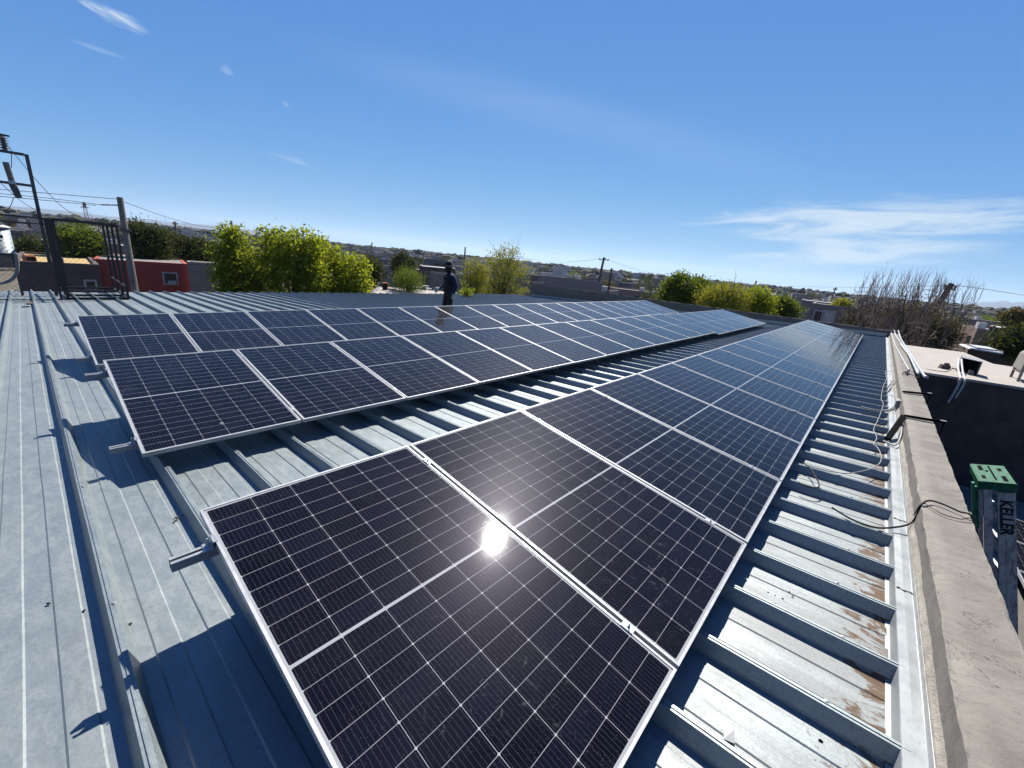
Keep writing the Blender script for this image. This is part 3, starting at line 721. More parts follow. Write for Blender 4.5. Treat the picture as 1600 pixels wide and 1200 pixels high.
b = MB(); p = rf(1131, 1155, -RIB+.004)
b.add([p, p+Vector((.035, .01, .004)), p+Vector((.02, .05, .02)), p+Vector((-.01, .03, .002))], [(0,1,2,3),(3,2,1,0)]); single('paper_scrap', b, M['white'], 'scrap of white paper on the roof sheet at the bottom edge', 'paper')
b = MB(); a_ = rf(271, 817, -RIB+.006); b.tube([a_, a_+Vector((-.03, .03, .004)), a_+Vector((-.05, .01, .004)), a_+Vector((-.04, .07, .006))], [.006, .005, .003, .002], 5)
single('twig', b, M['bark'], 'small forked dry twig on the roof sheet left of the nearest rail end', 'twig')

# ================================================================== LADDER
def ladder():
    base = Vector((3.335, 5.32, -.30))
    lean = Vector((.29, 0, -.957)).normalized()          # direction down the ladder
    ex = Vector((.957, 0, .29)).normalized()             # across the rails
    root = empty('step_ladder', base+lean*2.2); tag(root, 'folded step ladder with green cap and black lettering behind the edge wall', 'step ladder')
    Mw = Matrix(((ex.x, 0, -lean.x, base.x), (ex.y, 1, -lean.y, base.y), (ex.z, 0, -lean.z, base.z), (0, 0, 0, 1)))
    Mi = root.matrix_world
    inv = Matrix.Translation(-(base+lean*2.2))
    def fin(mb, name, mat, bev=.003):
        mb.v = [tuple((inv @ Mw @ Vector(v))) for v in mb.v]; o = mb.build(name, mat, root)
        if bev: bevel(o, bev, 2)
        return o
    # local: x across (0 at middle of cap), y away from camera 0..0.54, z up, cap at 0
    cap = MB()
    cap.box((0, .27, -.008), (.225, .56, .016)); cap.box((0, -.004, -.038), (.235, .012, .076)); cap.box((0, .545, -.03), (.235, .012, .06))
    cap.box((-.116, .27, -.045), (.012, .54, .085)); cap.box((.112, .27, -.03), (.010, .53, .045))
    for k in range(9):      # the rounded bulge of the side of the cap
        cap.box((.045+(k-4)*.014, -.0045, -.076-.018*math.cos((k-4)/4.6*1.57)/2), (.0139, .011, .018*math.cos((k-4)/4.6*1.57)+.004))
    fin(cap, 'top_cap', M['green'])
    tr = MB()
    for (x, y, w_, l_) in ((-.062, .42, .030, .15), (.06, .12, .030, .16), (.0, .28, .014, .44), (.062, .40, .026, .09), (-.072, .13, .026, .09), (-.03, .33, .02, .05)):
        tr.box((x, y, .0012), (w_, l_, .002))
    fin(tr, 'tool_slots', M['tape'], 0)
    for s_, y in ((0, .012), (1, .528)):
        yy = lambda z: y + (-.02 if not s_ else .02)*(-z)
        fr = MB(); z0, z1 = -.05, -2.18
        # front rail: wide web with flanges
        def barl(x, w_, t, off=0):
            fr.hexa([(x-w_/2, yy(z1)+off, z1), (x+w_/2, yy(z1)+off, z1), (x+w_/2, yy(z1)+off+t, z1), (x-w_/2, yy(z1)+off+t, z1)], [(x-w_/2, yy(z0)+off, z0), (x+w_/2, yy(z0)+off, z0), (x+w_/2, yy(z0)+off+t, z0), (x-w_/2, yy(z0)+off+t, z0)])
        barl(.052, .112, .003); barl(-.0025, .003, .03); barl(.1085, .003, .03); barl(.052, .012, .004, -.004)
        fin(fr, 'front_rail', M['ladderalu'], 0)
        rr = MB(); fr = rr; barl(-.062, .055, .003, .012); barl(-.088, .003, .028, .012)
        fin(rr, 'rear_rail', M['ladderalu'], 0)
    gr = MB(); gr.box((-.135, .10, -.30), (.045, .03, .42)); gr.box((-.150, .06, -.22), (.018, .05, .36)); fin(gr, 'spreader_arm', M['greenlight'])
    for k in range(6):
        z = -.33-.31*k; st = MB(); st.box((.05, .27, z), (.085, .505+.04*(-z)*.8, .025)); fin(st, 'step', M['ladderalu'])
    # lettering, burnt dark on the web, reading downwards
    cu = bpy.data.curves.new('lettering', 'FONT'); cu.body = 'KELLER'; cu.size = .118; cu.extrude = .0006; cu.align_x = 'LEFT'; cu.space_character = 1.02; cu.offset = .0035
    to = bpy.data.objects.new('lettering', cu); col.objects.link(to)
    bpy.context.view_layer.update()
    me = bpy.data.meshes.new_from_object(to.evaluated_get(bpy.context.evaluated_depsgraph_get())); bpy.data.objects.remove(to)
    me.materials.clear(); me.materials.append(M['rubber'])
    # text x -> -z (downwards), text y -> +x ; shown on the -y face
    for v in me.vertices:
        x, y, z = v.co; q = Vector((.014+y*.95, -.0005-.02*(.20+x)-z, -.17-x*.86)); v.co = inv @ Mw @ (q+Vector((0, .006, 0)))
    lo = bpy.data.objects.new('lettering', me); col.objects.link(lo); lo.parent = root
ladder()

# ================================================================== LOWER ROOF AND NEIGHBOUR ON THE RIGHT
def extrude_poly(mb, pts, z0, z1, mi=0):
    n = len(pts); v = [(x, y, z0) for x, y in pts]+[(x, y, z1) for x, y in pts]
    mb.add(v, [tuple(range(n-1, -1, -1)), tuple(range(n, 2*n))]+[(i, (i+1) % n, (i+1) % n+n, i+n) for i in range(n)], mi)
lb = empty('low_annex', (6, 6, GZ)); tag(lb, 'low dark flat roof down beside the ladder, below the edge wall', 'annex')
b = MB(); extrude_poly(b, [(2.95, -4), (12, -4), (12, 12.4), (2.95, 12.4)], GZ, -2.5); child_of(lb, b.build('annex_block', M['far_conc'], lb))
nb = empty('neighbour_building', (6, 16, GZ)); tag(nb, 'neighbouring flat building with cream coated roof and dark shaded wall', 'building')
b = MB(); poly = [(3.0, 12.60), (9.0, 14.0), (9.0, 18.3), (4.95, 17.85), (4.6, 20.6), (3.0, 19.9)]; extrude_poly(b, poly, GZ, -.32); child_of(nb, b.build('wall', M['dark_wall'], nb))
b = MB(); extrude_poly(b, [(2.99, 12.57), (9.02, 13.975), (9.02, 18.33), (4.97, 17.88), (4.62, 20.64), (2.99, 19.93)], -.318, -.297); child_of(nb, b.build('roof_coating', M['cream'], nb))
b = MB(); b.tube(smooth_path([(3.0, 12.62, -.29), (4.0, 12.84, -.285), (6.0, 13.3, -.285), (9.0, 14.0, -.29)]), .018, 6)
child_of(nb, b.build('roof_lip', M['cream'], nb))
# duct elbow, open end towards us
du = empty('air_duct', (3.95, 14.2, -.296)); tag(du, 'open grey sheet metal duct box with a black mouth on the cream roof', 'air duct')
A_ = Vector((-.08, .0, 0)); B_ = Vector((.22, -.36, 0)); bk = Vector((.06, .62, 0)); bk2 = bk+Vector((.02, .1, 0)); H_ = Vector((0, 0, .33)); th = .012
b = MB()
def wallq(p, q, h0, h1):
    n = (q-p).normalized().cross(Vector((0,0,1)))*th; b.hexa([p, q, q+n, p+n], [p+Vector((0,0,h0)), q+Vector((0,0,h1)), q+n+Vector((0,0,h1)), p+n+Vector((0,0,h0))])
wallq(A_, A_+bk, .33, .33); wallq(B_+bk, B_, .33, .33); wallq(A_+bk, B_+bk, .33, .33)
b.hexa([A_+H_, B_+H_, B_+bk+H_, A_+bk+H_], [A_+H_+Vector((0,0,th)), B_+H_+Vector((0,0,th)), B_+bk+H_+Vector((0,0,th)), A_+bk+H_+Vector((0,0,th))])
b.build('duct_shell', M['greycable'], du)
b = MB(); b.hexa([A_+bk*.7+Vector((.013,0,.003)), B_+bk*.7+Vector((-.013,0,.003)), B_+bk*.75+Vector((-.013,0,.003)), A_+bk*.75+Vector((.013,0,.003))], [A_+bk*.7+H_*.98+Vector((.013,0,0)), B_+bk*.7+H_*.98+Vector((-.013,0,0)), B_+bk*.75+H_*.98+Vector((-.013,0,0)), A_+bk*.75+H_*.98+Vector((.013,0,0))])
b.build('shade_sheet', M['blackhole'], du)  # near-black sheet set across the duct, standing for the shade inside its mouth
b = MB(); b.box((.13, -.29, .05), (.09, .07, .1)); single('brick', b, M['grey'], 'small pale block standing in the mouth of the open duct', 'brick').location = Vector((4.07, 13.93, -.243))
b = MB(); b.box((0, 0, .05), (.2, .14, .10), .3, taper=.8); b.lathe([(.03, .09), (.05, .10), (.05, .14), (.02, .15)], (.02, .02, 0), 8); b.tube([(.1, 0, .03), (.18, -.05, .05), (.2, -.12, .03)], .015, 6); o = b.build('motor', M['brownwall']); o.location = (3.66, 14.3, -.296); tag(o, 'small dark lump of machinery left of the open duct', 'motor')
cable([(3.3, 13.6, -.285), (3.38, 13.45, -.285), (3.6, 13.55, -.283), (3.72, 14.0, -.285), (3.78, 14.2, -.2)], .008, M['greycable'], 'thin grey wire curling over the cream roof left of the duct')
cable([(3.82, 14.15, .0), (3.80, 13.6, -.15), (3.80, 13.1, -.24), (3.79, 12.72, -.28), (3.79, 12.70, -.5), (3.75, 12.70, -.85)], .022, M['white'], 'white hose hanging from the cream roof down the dark wall, left one', 'hose', 'hose')
cable([(3.86, 14.1, .0), (3.88, 13.5, -.2), (3.87, 12.9, -.27), (3.87, 12.735, -.29), (3.87, 12.715, -.42), (3.83, 12.715, -.72)], .02, M['white'], 'white hose hanging from the cream roof down the dark wall, right shorter one', 'hose', 'hose')
tk = empty('water_tank', (5.05, 14.7, -.296)); tag(tk, 'beige boxy water cooler tank on short legs at the right edge of the cream roof', 'tank')
b = MB(); b.hexa([(-.22,-.5,.24),(.5,-.5,.24),(.5,.35,.24),(-.22,.35,.24)], [(-.20,-.48,.62),(.5,-.48,.62),(.5,.33,.62),(-.20,.33,.62)]); b.hexa([(-.199,-.479,.621),(.499,-.479,.621),(.499,.329,.621),(-.199,.329,.621)], [(-.10,-.36,.72),(.4,-.36,.72),(.4,.24,.72),(-.10,.24,.72)])
bevel(b.build('tank_body', M['tank'], tk), .02, 2)
for x, y in ((-.18, -.44), (-.18, .28), (.42, -.44), (.42, .28)):
    b = MB(); b.box((x, y, .12), (.045, .045, .24)); b.build('leg', M['tank'], tk)
b = MB(); b.bar((-.18, -.44, .2), (-.18, .28, .2), .03, .03); b.build('brace', M['tank'], tk)
# panels on the low roof
for i in range(7):
    o = copy_tree(protop); o.matrix_world = Matrix.Translation((4.45, 10.4-PW-i*PITCHP, -2.18)) @ Matrix.Rotation(R(6), 4, 'Y')
    lab = f'{ORD[i]} solar panel from the far end of the set on the low roof'
    tag(o, lab, 'solar panel', 'solar panels on the low roof')
for t in (.3, 1.6):
    b = MB(); b.bar((4.45+t, 2.2, -2.5+.25-t*.1), (4.45+t, 10.5, -2.5+.25-t*.1), .04, .05)
    for y in (2.6, 6, 10): b.box((4.45+t, y, -2.4), (.04, .04, .2))
    single('mounting_rail', b, M['railm'], ('left' if t < 1 else 'right') + ' support rail under the panels on the low roof', 'mounting rail', 'rails on the low roof')

# ================================================================== LEFT: TRANSFORMER, FRAME, CAGE
def enclosure():
    zb = -1.27; zt = 1.10; ya, yb = .40, 1.80; xs = [-17.0, -18.1, -19.25, -20.35]
    root = empty('wire_cage', (-17, 1, zb)); tag(root, 'black iron cage of hoops and wire mesh on the roof beside the transformer', 'cage')
    def P(mb, name, mat): return child_of(root, mb.build(name, mat, root))
    for i, x in enumerate(xs):
        b = MB(); w_ = .066
        for p, q in (((x, ya, zb), (x, ya, zt)), ((x, yb, zb), (x, yb, zt)), ((x, ya, zb), (x, yb, zb)), ((x, ya, zt), (x, yb, zt))): b.bar(p, q, w_, w_)
        P(b, 'hoop', M['black'])
    b = MB()
    for y, z in ((ya, zb), (yb, zb), (ya, zt), (yb, zt), (yb, zb+.42), (-3.4, zt)):
        b.bar((xs[0], y, z), (xs[-1], y, z), .045, .045)
    P(b, 'long_rail', M['black'])
    b = MB()
    for x in (-16.93,):
        b.bar((x, -3.6, zt+.01), (x, ya, zt), .045, .045); b.bar((x, -3.6, zb+.02), (x, ya, zb), .04, .04)
    b.bar((-16.93, -3.6, zt-.18), (-16.93, ya, zt-.16), .03, .03); b.bar((-16.93, ya-.16, zb), (-16.93, ya-.16, zt), .05, .05)
    b.bar((-16.93, ya, zb+.06), (-16.93, yb, zb+.06), .04, .04); b.bar((-16.93, ya-.16, zb+.06), (-16.93, ya, zb+.06), .04, .04)
    P(b, 'side_frame', M['black'])
    b = MB(); s = .085; H = zt-zb
    for sg in (1, -1):
        y = -3.6-H
        while y < yb+H:
            # diagonal wire clipped to the panel
            t0 = max(0, (-3.6-y) if sg > 0 else 0); pts = []
            a = y; 
            z0, z1 = 0., H
            if sg > 0:
                lo = max(0., -3.6-a); hi = min(H, yb-a)
                if hi-lo > .05: pts = [(a+lo, lo), (a+hi, hi)]
            else:
                # y decreases with z
                A0 = a+H; lo = max(0., A0-yb); hi = min(H, A0+3.6)
                if hi-lo > .05: pts = [(A0-lo, lo), (A0-hi, hi)]
            if pts: b.bar((-16.97, pts[0][0], zb+pts[0][1]), (-16.97, pts[1][0], zb+pts[1][1]), .0045, .0045)
            y += s*1.414
    P(b, 'wire_mesh', M['black'])
    # steel frame that carries cut-outs
    fx = -18.57
    root = empty('steel_gantry', (fx, .2, -1.34)); tag(root, 'thin dark steel frame rising above the cage with two crossbars', 'steel frame')
    b = MB(); b.bar((fx, .2, pan_z(fx)+.01), (fx, .2, 2.92), .085, .085); child_of(root, b.build('post', M['brownpole'], root))
    for z in (2.90, 2.03):
        b = MB(); b.bar((fx, .155, z), (fx, -4.4, z), .075, .075); child_of(root, b.build('crossbar', M['brownpole'], root))
    b = MB(); b.bar((fx, -4.4, pan_z(fx)), (fx, -4.4, 2.95), .085, .085); child_of(root, b.build('post', M['brownpole'], root))
    # fuse cut-outs
    c1 = at(8, 235, 20.7); c1 = Vector((fx, c1.y, 2.94))
    ro = empty('insulator', c1); tag(ro, 'ribbed brown insulator standing on the top crossbar at the left edge', 'insulator', 'insulators on the steel frame')
    b = MB(); prof = [(.05, 0)]
    for k in range(5): prof += [(.05, .03+k*.07), (.12, .045+k*.07), (.05, .075+k*.07)]
    prof += [(.045, .42)]; b.lathe(prof, (0,0,0), 12); b.build('ribbed_body', M['porcelain'], ro)
    b = MB(); b.bar((0, -.25, .43), (0, .15, .40), .05, .05); b.build('terminal', M['brownpole'], ro)
    c2 = Vector((fx+.06, at(19, 286, 20.7).y, 2.05))
    ro = empty('fuse_cutout', c2); tag(ro, 'grey tube shaped fuse cutout hung on the lower crossbar, leaning slightly', 'fuse cutout')
    b = MB(); b.tube([(0, -.04, .55), (0, .0, .05)], .07, 10); b.build('upper_tube', M['porcelain'], ro)
    b = MB(); b.tube([(0, .0, -.05), (0, .07, -.42)], [.085, .075], 10); b.build('lower_tube', M['brownpole'], ro)
    b = MB(); b.box((0, 0, 0), (.12, .14, .10)); b.build('clamp', M['white'], ro)
    # transformer
    cT = at(-3, 395, 21.0); zT0 = cT.z; hT = at(-3, 352, 21.0).z-zT0
    ro = empty('transformer', cT); tag(ro, 'blue-grey drum shaped pole transformer at the left edge behind the wire mesh', 'transformer')
    b = MB(); b.lathe([(.36, 0), (.40, .01), (.40, .03), (.36, .05), (.355, hT*.93)], (0,0,0), 28); b.build('drum', M['galvgrey'], ro, True)
    b = MB(); b.lathe([(.38, hT*.93), (.39, hT*.94), (.375, hT*.97), (.28, hT*1.02), (.08, hT*1.05)], (0,0,0), 28); b.build('lid', M['white'], ro, True)
    for dx, dy in ((.1, .16), (-.05, -.15)):
        b = MB(); prof = [(.04, hT*1.0)]
        for k in range(5): prof += [(.04, hT+.03+k*.05), (.07, hT+.045+k*.05), (.04, hT+.06+k*.05)]
        b.lathe(prof+[(.03, hT+.34)], (dx, dy, 0), 10); b.build('bushing', M['porcelain'], ro)
    b = MB(); b.lathe([(.05, 0), (.05, .03)], (0, 0, 0), 12); bb = MB()
    for x, y, z in b.v: bb.v.append((.34+z, .14+x, hT*.62+y))
    bb.f, bb.m = b.f, b.m; bb.build('port', M['rubber'], ro)
    b = MB(); z_ = pan_z(cT.x)-zT0
    for dx, dy in ((.3,.3),(-.3,.3),(.3,-.5),(-.3,-.5)): b.bar((dx, dy, z_), (dx, dy, -.05), .06, .06)
    b.bar((.3, .3, -.03), (.3, -.5, -.03), .06, .06); b.bar((-.3, .3, -.03), (-.3, -.5, -.03), .06, .06); b.bar((.3, .3, -.03), (-.3, .3, -.03), .06, .06)
    b.build('stand', M['brownpole'], ro)
    q = [at(u, v, 20.6) for u, v in ((25, 396), (27, 412), (26, 426), (18, 437), (5, 442), (-20, 443))]
    cable(q, .045, M['greycable'], 'thick grey bent conduit curving below the transformer', 'bent_conduit', 'conduit', n=8)
    pl = MB(); p = rf(46, 475, .0); pl.box((0, 0, .02), (.35, .12, .03)); o = pl.build('wood_scrap', M['bark']); o.location = p; tag(o, 'dark scrap of wood on the roof in front of the cage', 'wood scrap')
enclosure()
def wire(pts, label, sag=0.0, r=.012, group='overhead wires at the left'):
    P = [Vector(p) for p in pts]
    if len(P) == 2:
        n = 14; Q = []
        for i in range(n+1):
            k = i/n; q = P[0].lerp(P[1], k); q.z -= sag*4*k*(1-k); Q.append(q)
        P = Q
    else: P = smooth_path(P, 5)
    b = MB(); b.tube(P, r, 4); return single('overhead_wire', b, M['rubber'], label, 'wire', group)
def utility_pole(top, label, r=.15, mat='pole', arm=None, armlen=1.6, lean=(0, 0), group='utility poles'):
    ro = empty('utility_pole', (top.x-lean[0], top.y-lean[1], GZ)); tag(ro, label, 'utility pole', group)
    h = top.z-GZ; b = MB(); b.tube([(0,0,0), (lean[0]*.5, lean[1]*.5, h*.5), (lean[0], lean[1], h)], [r*1.25, r*1.05, r*.85], 10); b.build('pole_shaft', M[mat], ro)
    if arm is not None:
        a = Vector((math.cos(arm), math.sin(arm), 0)); c = Vector((lean[0], lean[1], h-.35)); b = MB(); b.bar(c-a*armlen/2, c+a*armlen/2, .10, .10); b.build('crossarm', M['wood'] if mat == 'wood' else M['brownpole'], ro)
        for k in (-.45, .45, .15):
            b = MB(); b.lathe([(.03, 0), (.06, .06), (.06, .16), (.03, .2)], c+a*armlen*k+Vector((0,0,.05)), 8); b.build('insulator', M['porcelain'], ro)
    return ro
pt = at(187, 308, 30)
up = utility_pole(pt, 'grey concrete utility pole between the cage and the red house', .145, 'pole')
b = MB(); a0 = Vector((0, 0, at(191, 321, 30).z-GZ)); b.tube([a0, Vector(at(158, 320, 29.4))-up.location], .03, 6)
for k in range(4): b.lathe([(.03, 0), (.07, .03), (.03, .06)], Vector(at(161+k*3, 320, 29.4))-up.location-Vector((0, 0, .03)), 8)
b.build('dead_end_insulator', M['porcelain'], up)
b = MB(); b.box((0, 0, at(205, 360, 30).z-GZ), (.5, .5, .06)); b.build('steel_band', M['brownpole'], up)
wire([at(-80, 289, 31), at(110, 305, 30.4), pt+Vector((0, 0, -.1))], 'upper overhead wire from the left edge to the concrete pole top')
wire([at(-80, 296, 30), at(60, 308, 29.6), at(158, 320, 29.4)], 'middle overhead wire ending at the stub insulator of the concrete pole')
wire([at(-80, 300, 28), at(60, 312, 28), at(150, 321, 29)], 'lowest of the three parallel overhead wires at the left')
wire([pt+Vector((0, 0, -.15)), at(365, 356, 62)], 'overhead wire running right from the concrete pole top down to the far pole', .5, .014)
wire([at(10, 225, 20.4), at(60, 285, 20.6), at(100, 325, 21.5), at(135, 345, 22)], 'thin wire slanting down from the insulator on the steel frame', r=.008)
wire([at(18, 240, 20.6), at(18, 262, 20.6)], 'short vertical wire above the fuse cutout', 0, .008)
wire([at(-5, 280, 20.5), at(30, 312, 20.7), at(60, 331, 21)], 'thin wire slanting past the fuse cutout behind the post', r=.008)
wire([at(21, 309, 20.6), at(5, 330, 20.6)], 'thin wire from the foot of the fuse cutout down to the transformer', .1, .008)
utility_pole(at(273, 346, 75), 'distant pole above the roofs right of the concrete pole', .16, 'pole', AZ)
utility_pole(at(361, 345, 62), 'distant pole rising just behind the left bright green tree', .16, 'pole', None)
utility_pole(at(220, 343, 110), 'thin far pole just right of the concrete pole', .15, 'pole', None)
utility_pole(at(581, 379, 90), 'thin far pole above the trees left of the man', .14, 'pole', None)
utility_pole(at(727, 386, 70), 'slim far pole sticking up right of the man', .13, 'pole', None)
utility_pole(at(944, 402, 62), 'leaning dark wooden pole with crossarm beyond the far parapet', .17, 'wood', .3, 1.4, (.55, .1))
utility_pole(at(956, 419, 58), 'shorter wooden pole beside the leaning one beyond the far parapet', .13, 'wood', None)
utility_pole(at(1099, 428, 90), 'thin far pole behind the dark green round tree', .14, 'wood', None)
utility_pole(at(1182, 439, 80), 'far dark pole above the yellow-green bushes', .15, 'wood', None, lean=(.5, 0))
utility_pole(at(1230, 450, 44), 'pale slanting pole in front of the green bushes left of the little house', .09, 'pvc', None, lean=(.9, .2))
utility_pole(at(1306, 449, 85), 'slim pole with thin antenna beyond the little house', .10, 'pole', 1.2, 1.0, lean=(.4, 0))
utility_pole(at(1487, 443, 40), 'thick leaning utility pole rising among the bare trees', .17, 'wood', .2, .55, lean=(1.3, .4))
wire([at(1487, 446, 40), at(1540, 452, 60), at(1680, 474, 120)], 'overhead wire running right from the leaning pole', r=.02, group='overhead wires at the right')
wire([at(1215, 447, 140), at(1330, 449, 90), at(1487, 446, 40)], 'overhead wire running left from the leaning pole above the bare trees', r=.018, group='overhead wires at the right')
wire([at(944, 404, 62), at(860, 412, 120), at(800, 414, 180)], 'overhead wire running left from the leaning wooden pole', r=.02, group='overhead wires beyond the parapet')
wire([at(944, 404, 62), at(1010, 425, 110), at(1060, 430, 160)], 'overhead wire running right from the leaning wooden pole', r=.02, group='overhead wires beyond the parapet')
def lattice_tower():
    t = at(131, 316, 420); ro = empty('lattice_mast', (t.x, t.y, GZ)); tag(ro, 'slender pale red and white lattice mast on the left horizon', 'radio mast')
    h = t.z-GZ; b = MB(); w0, w1 = 2.2, 1.2; n = 9
    for sx, sy in ((-1,-1),(1,-1),(1,1),(-1,1)): b.bar((sx*w0/2, sy*w0/2, 0), (sx*w1/2, sy*w1/2, h), .22, .22)
    for i in range(n):
        z0, z1 = h*i/n, h*(i+1)/n; a = (w0+(w1-w0)*i/n)/2; c = (w0+(w1-w0)*(i+1)/n)/2
        for (p, q), (r_, s_) in (((-1,-1),(1,-1)), ((1,-1),(1,1)), ((1,1),(-1,1)), ((-1,1),(-1,-1))): b.bar((p*a, q*a, z0), (r_*c, s_*c, z1), .16, .16)
    b.build('mast_frame', basic('mast_red_white', (.5, .2, .18), (.6, .55, .52), .12, .7, thr=(.49, .51)), ro)
    b = MB(); b.lathe([(2.2, 0), (2.2, .5)], (0, 0, h-3.5), 12); b.lathe([(.9, 0), (.9, 3)], (0, 0, h-3), 8); b.build('platform', M['grey'], ro)
lattice_tower()
for u, v, lb in ((108, 335, 'left far water tower on the horizon behind the cage top'), (119, 334, 'right far water tower on the horizon behind the cage top')):
    t = at(u, v, 500); ro = empty('water_tower', (t.x, t.y, GZ)); tag(ro, lb, 'water tower', 'far water towers'); h = t.z-GZ
    b = MB(); b.lathe([(.8, 0), (.8, h-5)], (0,0,0), 8); b.build('stem', M['grey'], ro); b = MB(); b.lathe([(1, h-5), (2.8, h-4), (2.8, h-1), (1, h)], (0,0,0), 10); b.build('bowl', M['grey'], ro)

# ================================================================== TREES
def fast_mesh(name, V, quads, mats, mi=None):
    me = bpy.data.meshes.new(name); nv = len(V); nf = len(quads); k = quads.shape[1]
    me.vertices.add(nv); me.vertices.foreach_set('co', np.asarray(V, np.float32).ravel())
    me.loops.add(nf*k); me.loops.foreach_set('vertex_index', np.asarray(quads, np.int32).ravel())
    me.polygons.add(nf); me.polygons.foreach_set('loop_start', np.arange(0, nf*k, k, dtype=np.int32)); me.polygons.foreach_set('loop_total', np.full(nf, k, dtype=np.int32))
    for m in mats: me.materials.append(m)
    if mi is not None: me.polygons.foreach_set('material_index', mi)
    me.update(calc_edges=True); me.validate(); return me
def leaves(blobs, n_clump, per, leaf, rng, sig=.28, shell=.55, aspect=.55, droop=0.):
    C = []
    vol = np.array([b[1][0]*b[1][1]*b[1][2] for b in blobs])**.67; vol = vol/vol.sum()
    for b, f in zip(blobs, vol):
        n = max(3, int(n_clump*f)); d = rng.normal(size=(n, 3)); d /= np.linalg.norm(d, axis=1)[:, None]
        r = rng.uniform(shell, 1.0, n)**.7; r *= (1+.22*np.sin(d[:, 0]*5+d[:, 2]*4+b[0][0]))
        C.append(np.array(b[0])+d*r[:, None]*np.array(b[1]))
    C = np.vstack(C); n = len(C)
    cs = rng.uniform(.6, 1.4, n)*sig
    P = np.repeat(C, per, 0)+rng.normal(size=(n*per, 3))*np.repeat(cs, per)[:, None]*np.array([1, 1, .8])
    m = len(P); a = rng.normal(size=(m, 3)); a[:, 2] -= droop; a /= np.linalg.norm(a, axis=1)[:, None]
    c = rng.normal(size=(m, 3)); b_ = np.cross(a, c); b_ /= np.linalg.norm(b_, axis=1)[:, None]
    s = rng.uniform(.6, 1.3, m)[:, None]*leaf
    V = np.stack([P-a*s, P+b_*s*aspect, P+a*s, P-b_*s*aspect], 1).reshape(-1, 3)
    return V, np.arange(m*4).reshape(-1, 4)
def limbs(mb, base, crown, n, rng, r0=.13, up=.5, twigs=3):
    top = Vector(base)+Vector((0, 0, (crown[0].z-base.z)*up))
    mb.tube([base, base.lerp(top, .5)+Vector((rng.uniform(-.1, .1), rng.uniform(-.1, .1), 0)), top], [r0*1.3, r0, r0*.8], 8)
    for i in range(n):
        tip = crown[i % len(crown)]+Vector(tuple(rng.normal(size=3)*.5)); mid = top.lerp(tip, .5)+Vector((rng.uniform(-.3, .3), rng.uniform(-.3, .3), .2))
        mb.tube([top-Vector((0,0,.2)), mid, tip], [r0*.55, r0*.3, r0*.08], 5)
        for k in range(twigs):
            q = mid.lerp(tip, rng.uniform(.1, .9)); mb.tube([q, q+Vector(tuple(rng.normal(size=3)*.6+np.array([0, 0, .4])))], [r0*.15, r0*.04], 4)
LEAFM = dict(
    bright=mat_leaf('bright_leaf', (.11, .16, .012), (.22, .28, .022), (.35, .39, .05), .48),
    yellow=mat_leaf('yellow_leaf', (.13, .155, .02), (.23, .255, .03), (.33, .32, .05), .4),
    mid=mat_leaf('mid_leaf', (.055, .095, .013), (.11, .165, .02), (.17, .22, .035), .4),
    dark=mat_leaf('dark_leaf', (.03, .042, .014), (.055, .072, .022), (.10, .11, .038), .25),
    olive=mat_leaf('olive_leaf', (.07, .062, .022), (.11, .10, .030), (.15, .12, .05), .2))
def tree(name, label, u0, u1, vt, vb, D, leafm, n_clump=260, per=34, leaf=.085, blobs=None, seed=1, sig=.26, cat='tree', group=None, shell=.5, depth=.9, twiggy=0, aspect=.55):
    """a tree whose crown spans pixels u0-u1, vt-vb of the photo at the true distance D"""
    rng = np.random.default_rng(seed)
    um = (u0+u1)/2; Lp = at(u0, (vt+vb)/2, D); Rp = at(u1, (vt+vb)/2, D); W = (Rp-Lp).length; T = at(um, vt, D); Bt = at(um, vb, D)
    right = (Rp-Lp).normalized(); right.z = 0; right.normalize(); away = Vector((-right.y, right.x, 0)); base = Vector((T.x, T.y, GZ)); H = T.z-Bt.z
    blobs = blobs or [(.5, .45, .5, .5)]
    bl = []
    for (bx, bz, rx, rz) in blobs:     # fractions across and up the crown
        c = right*((bx-.5)*W)+away*rng.uniform(-.15, .15)*W*depth; c.z = (Bt.z-GZ)+bz*H
        bl.append((tuple(c), (rx*W*.92, rx*W*depth*.92, rz*H*.95)))
    ro = empty(name, base); tag(ro, label, cat, group)
    V, Q = leaves(bl, n_clump, per, leaf, rng, sig, shell, aspect)
    me = fast_mesh('crown', V, Q, [LEAFM[leafm]]); o = bpy.data.objects.new('crown', me); col.objects.link(o); o.parent = ro
    b = MB(); limbs(b, Vector((0, 0, 0)), [Vector(x[0]) for x in bl], max(4, len(bl)*2+twiggy), rng, .14, .45, 3+twiggy); b.build('trunk', M['bark'], ro)
    return ro
tree('broadleaf_tree', 'bright green leafy tree right of the brick wall stub, the narrower left one', 324, 410, 354, 470, 30, 'bright', 210, 60, .095, [(.45, .80, .28, .20), (.35, .55, .36, .25), (.62, .5, .34, .3), (.5, .2, .5, .3), (.8, .22, .25, .2)], 2)
tree('broadleaf_tree', 'broad bright green tree in the middle left behind the roof eave', 398, 508, 357, 470, 29, 'bright', 240, 60, .095, [(.35, .8, .34, .18), (.7, .78, .3, .2), (.2, .5, .28, .3), (.55, .5, .4, .3), (.8, .4, .3, .3), (.5, .15, .5, .25)], 3)
tree('broadleaf_tree', 'bright green tree forming the right shoulder of the middle left clump', 480, 578, 378, 472, 30, 'bright', 220, 60, .095, [(.3, .78, .32, .2), (.65, .6, .33, .25), (.4, .4, .4, .3), (.75, .3, .3, .3), (.5, .1, .5, .25)], 4)
tree('thin_tree', 'bare twiggy crown poking above the broad bright green tree', 415, 450, 346, 400, 33, 'olive', 14, 8, .05, None, 31, twiggy=6)
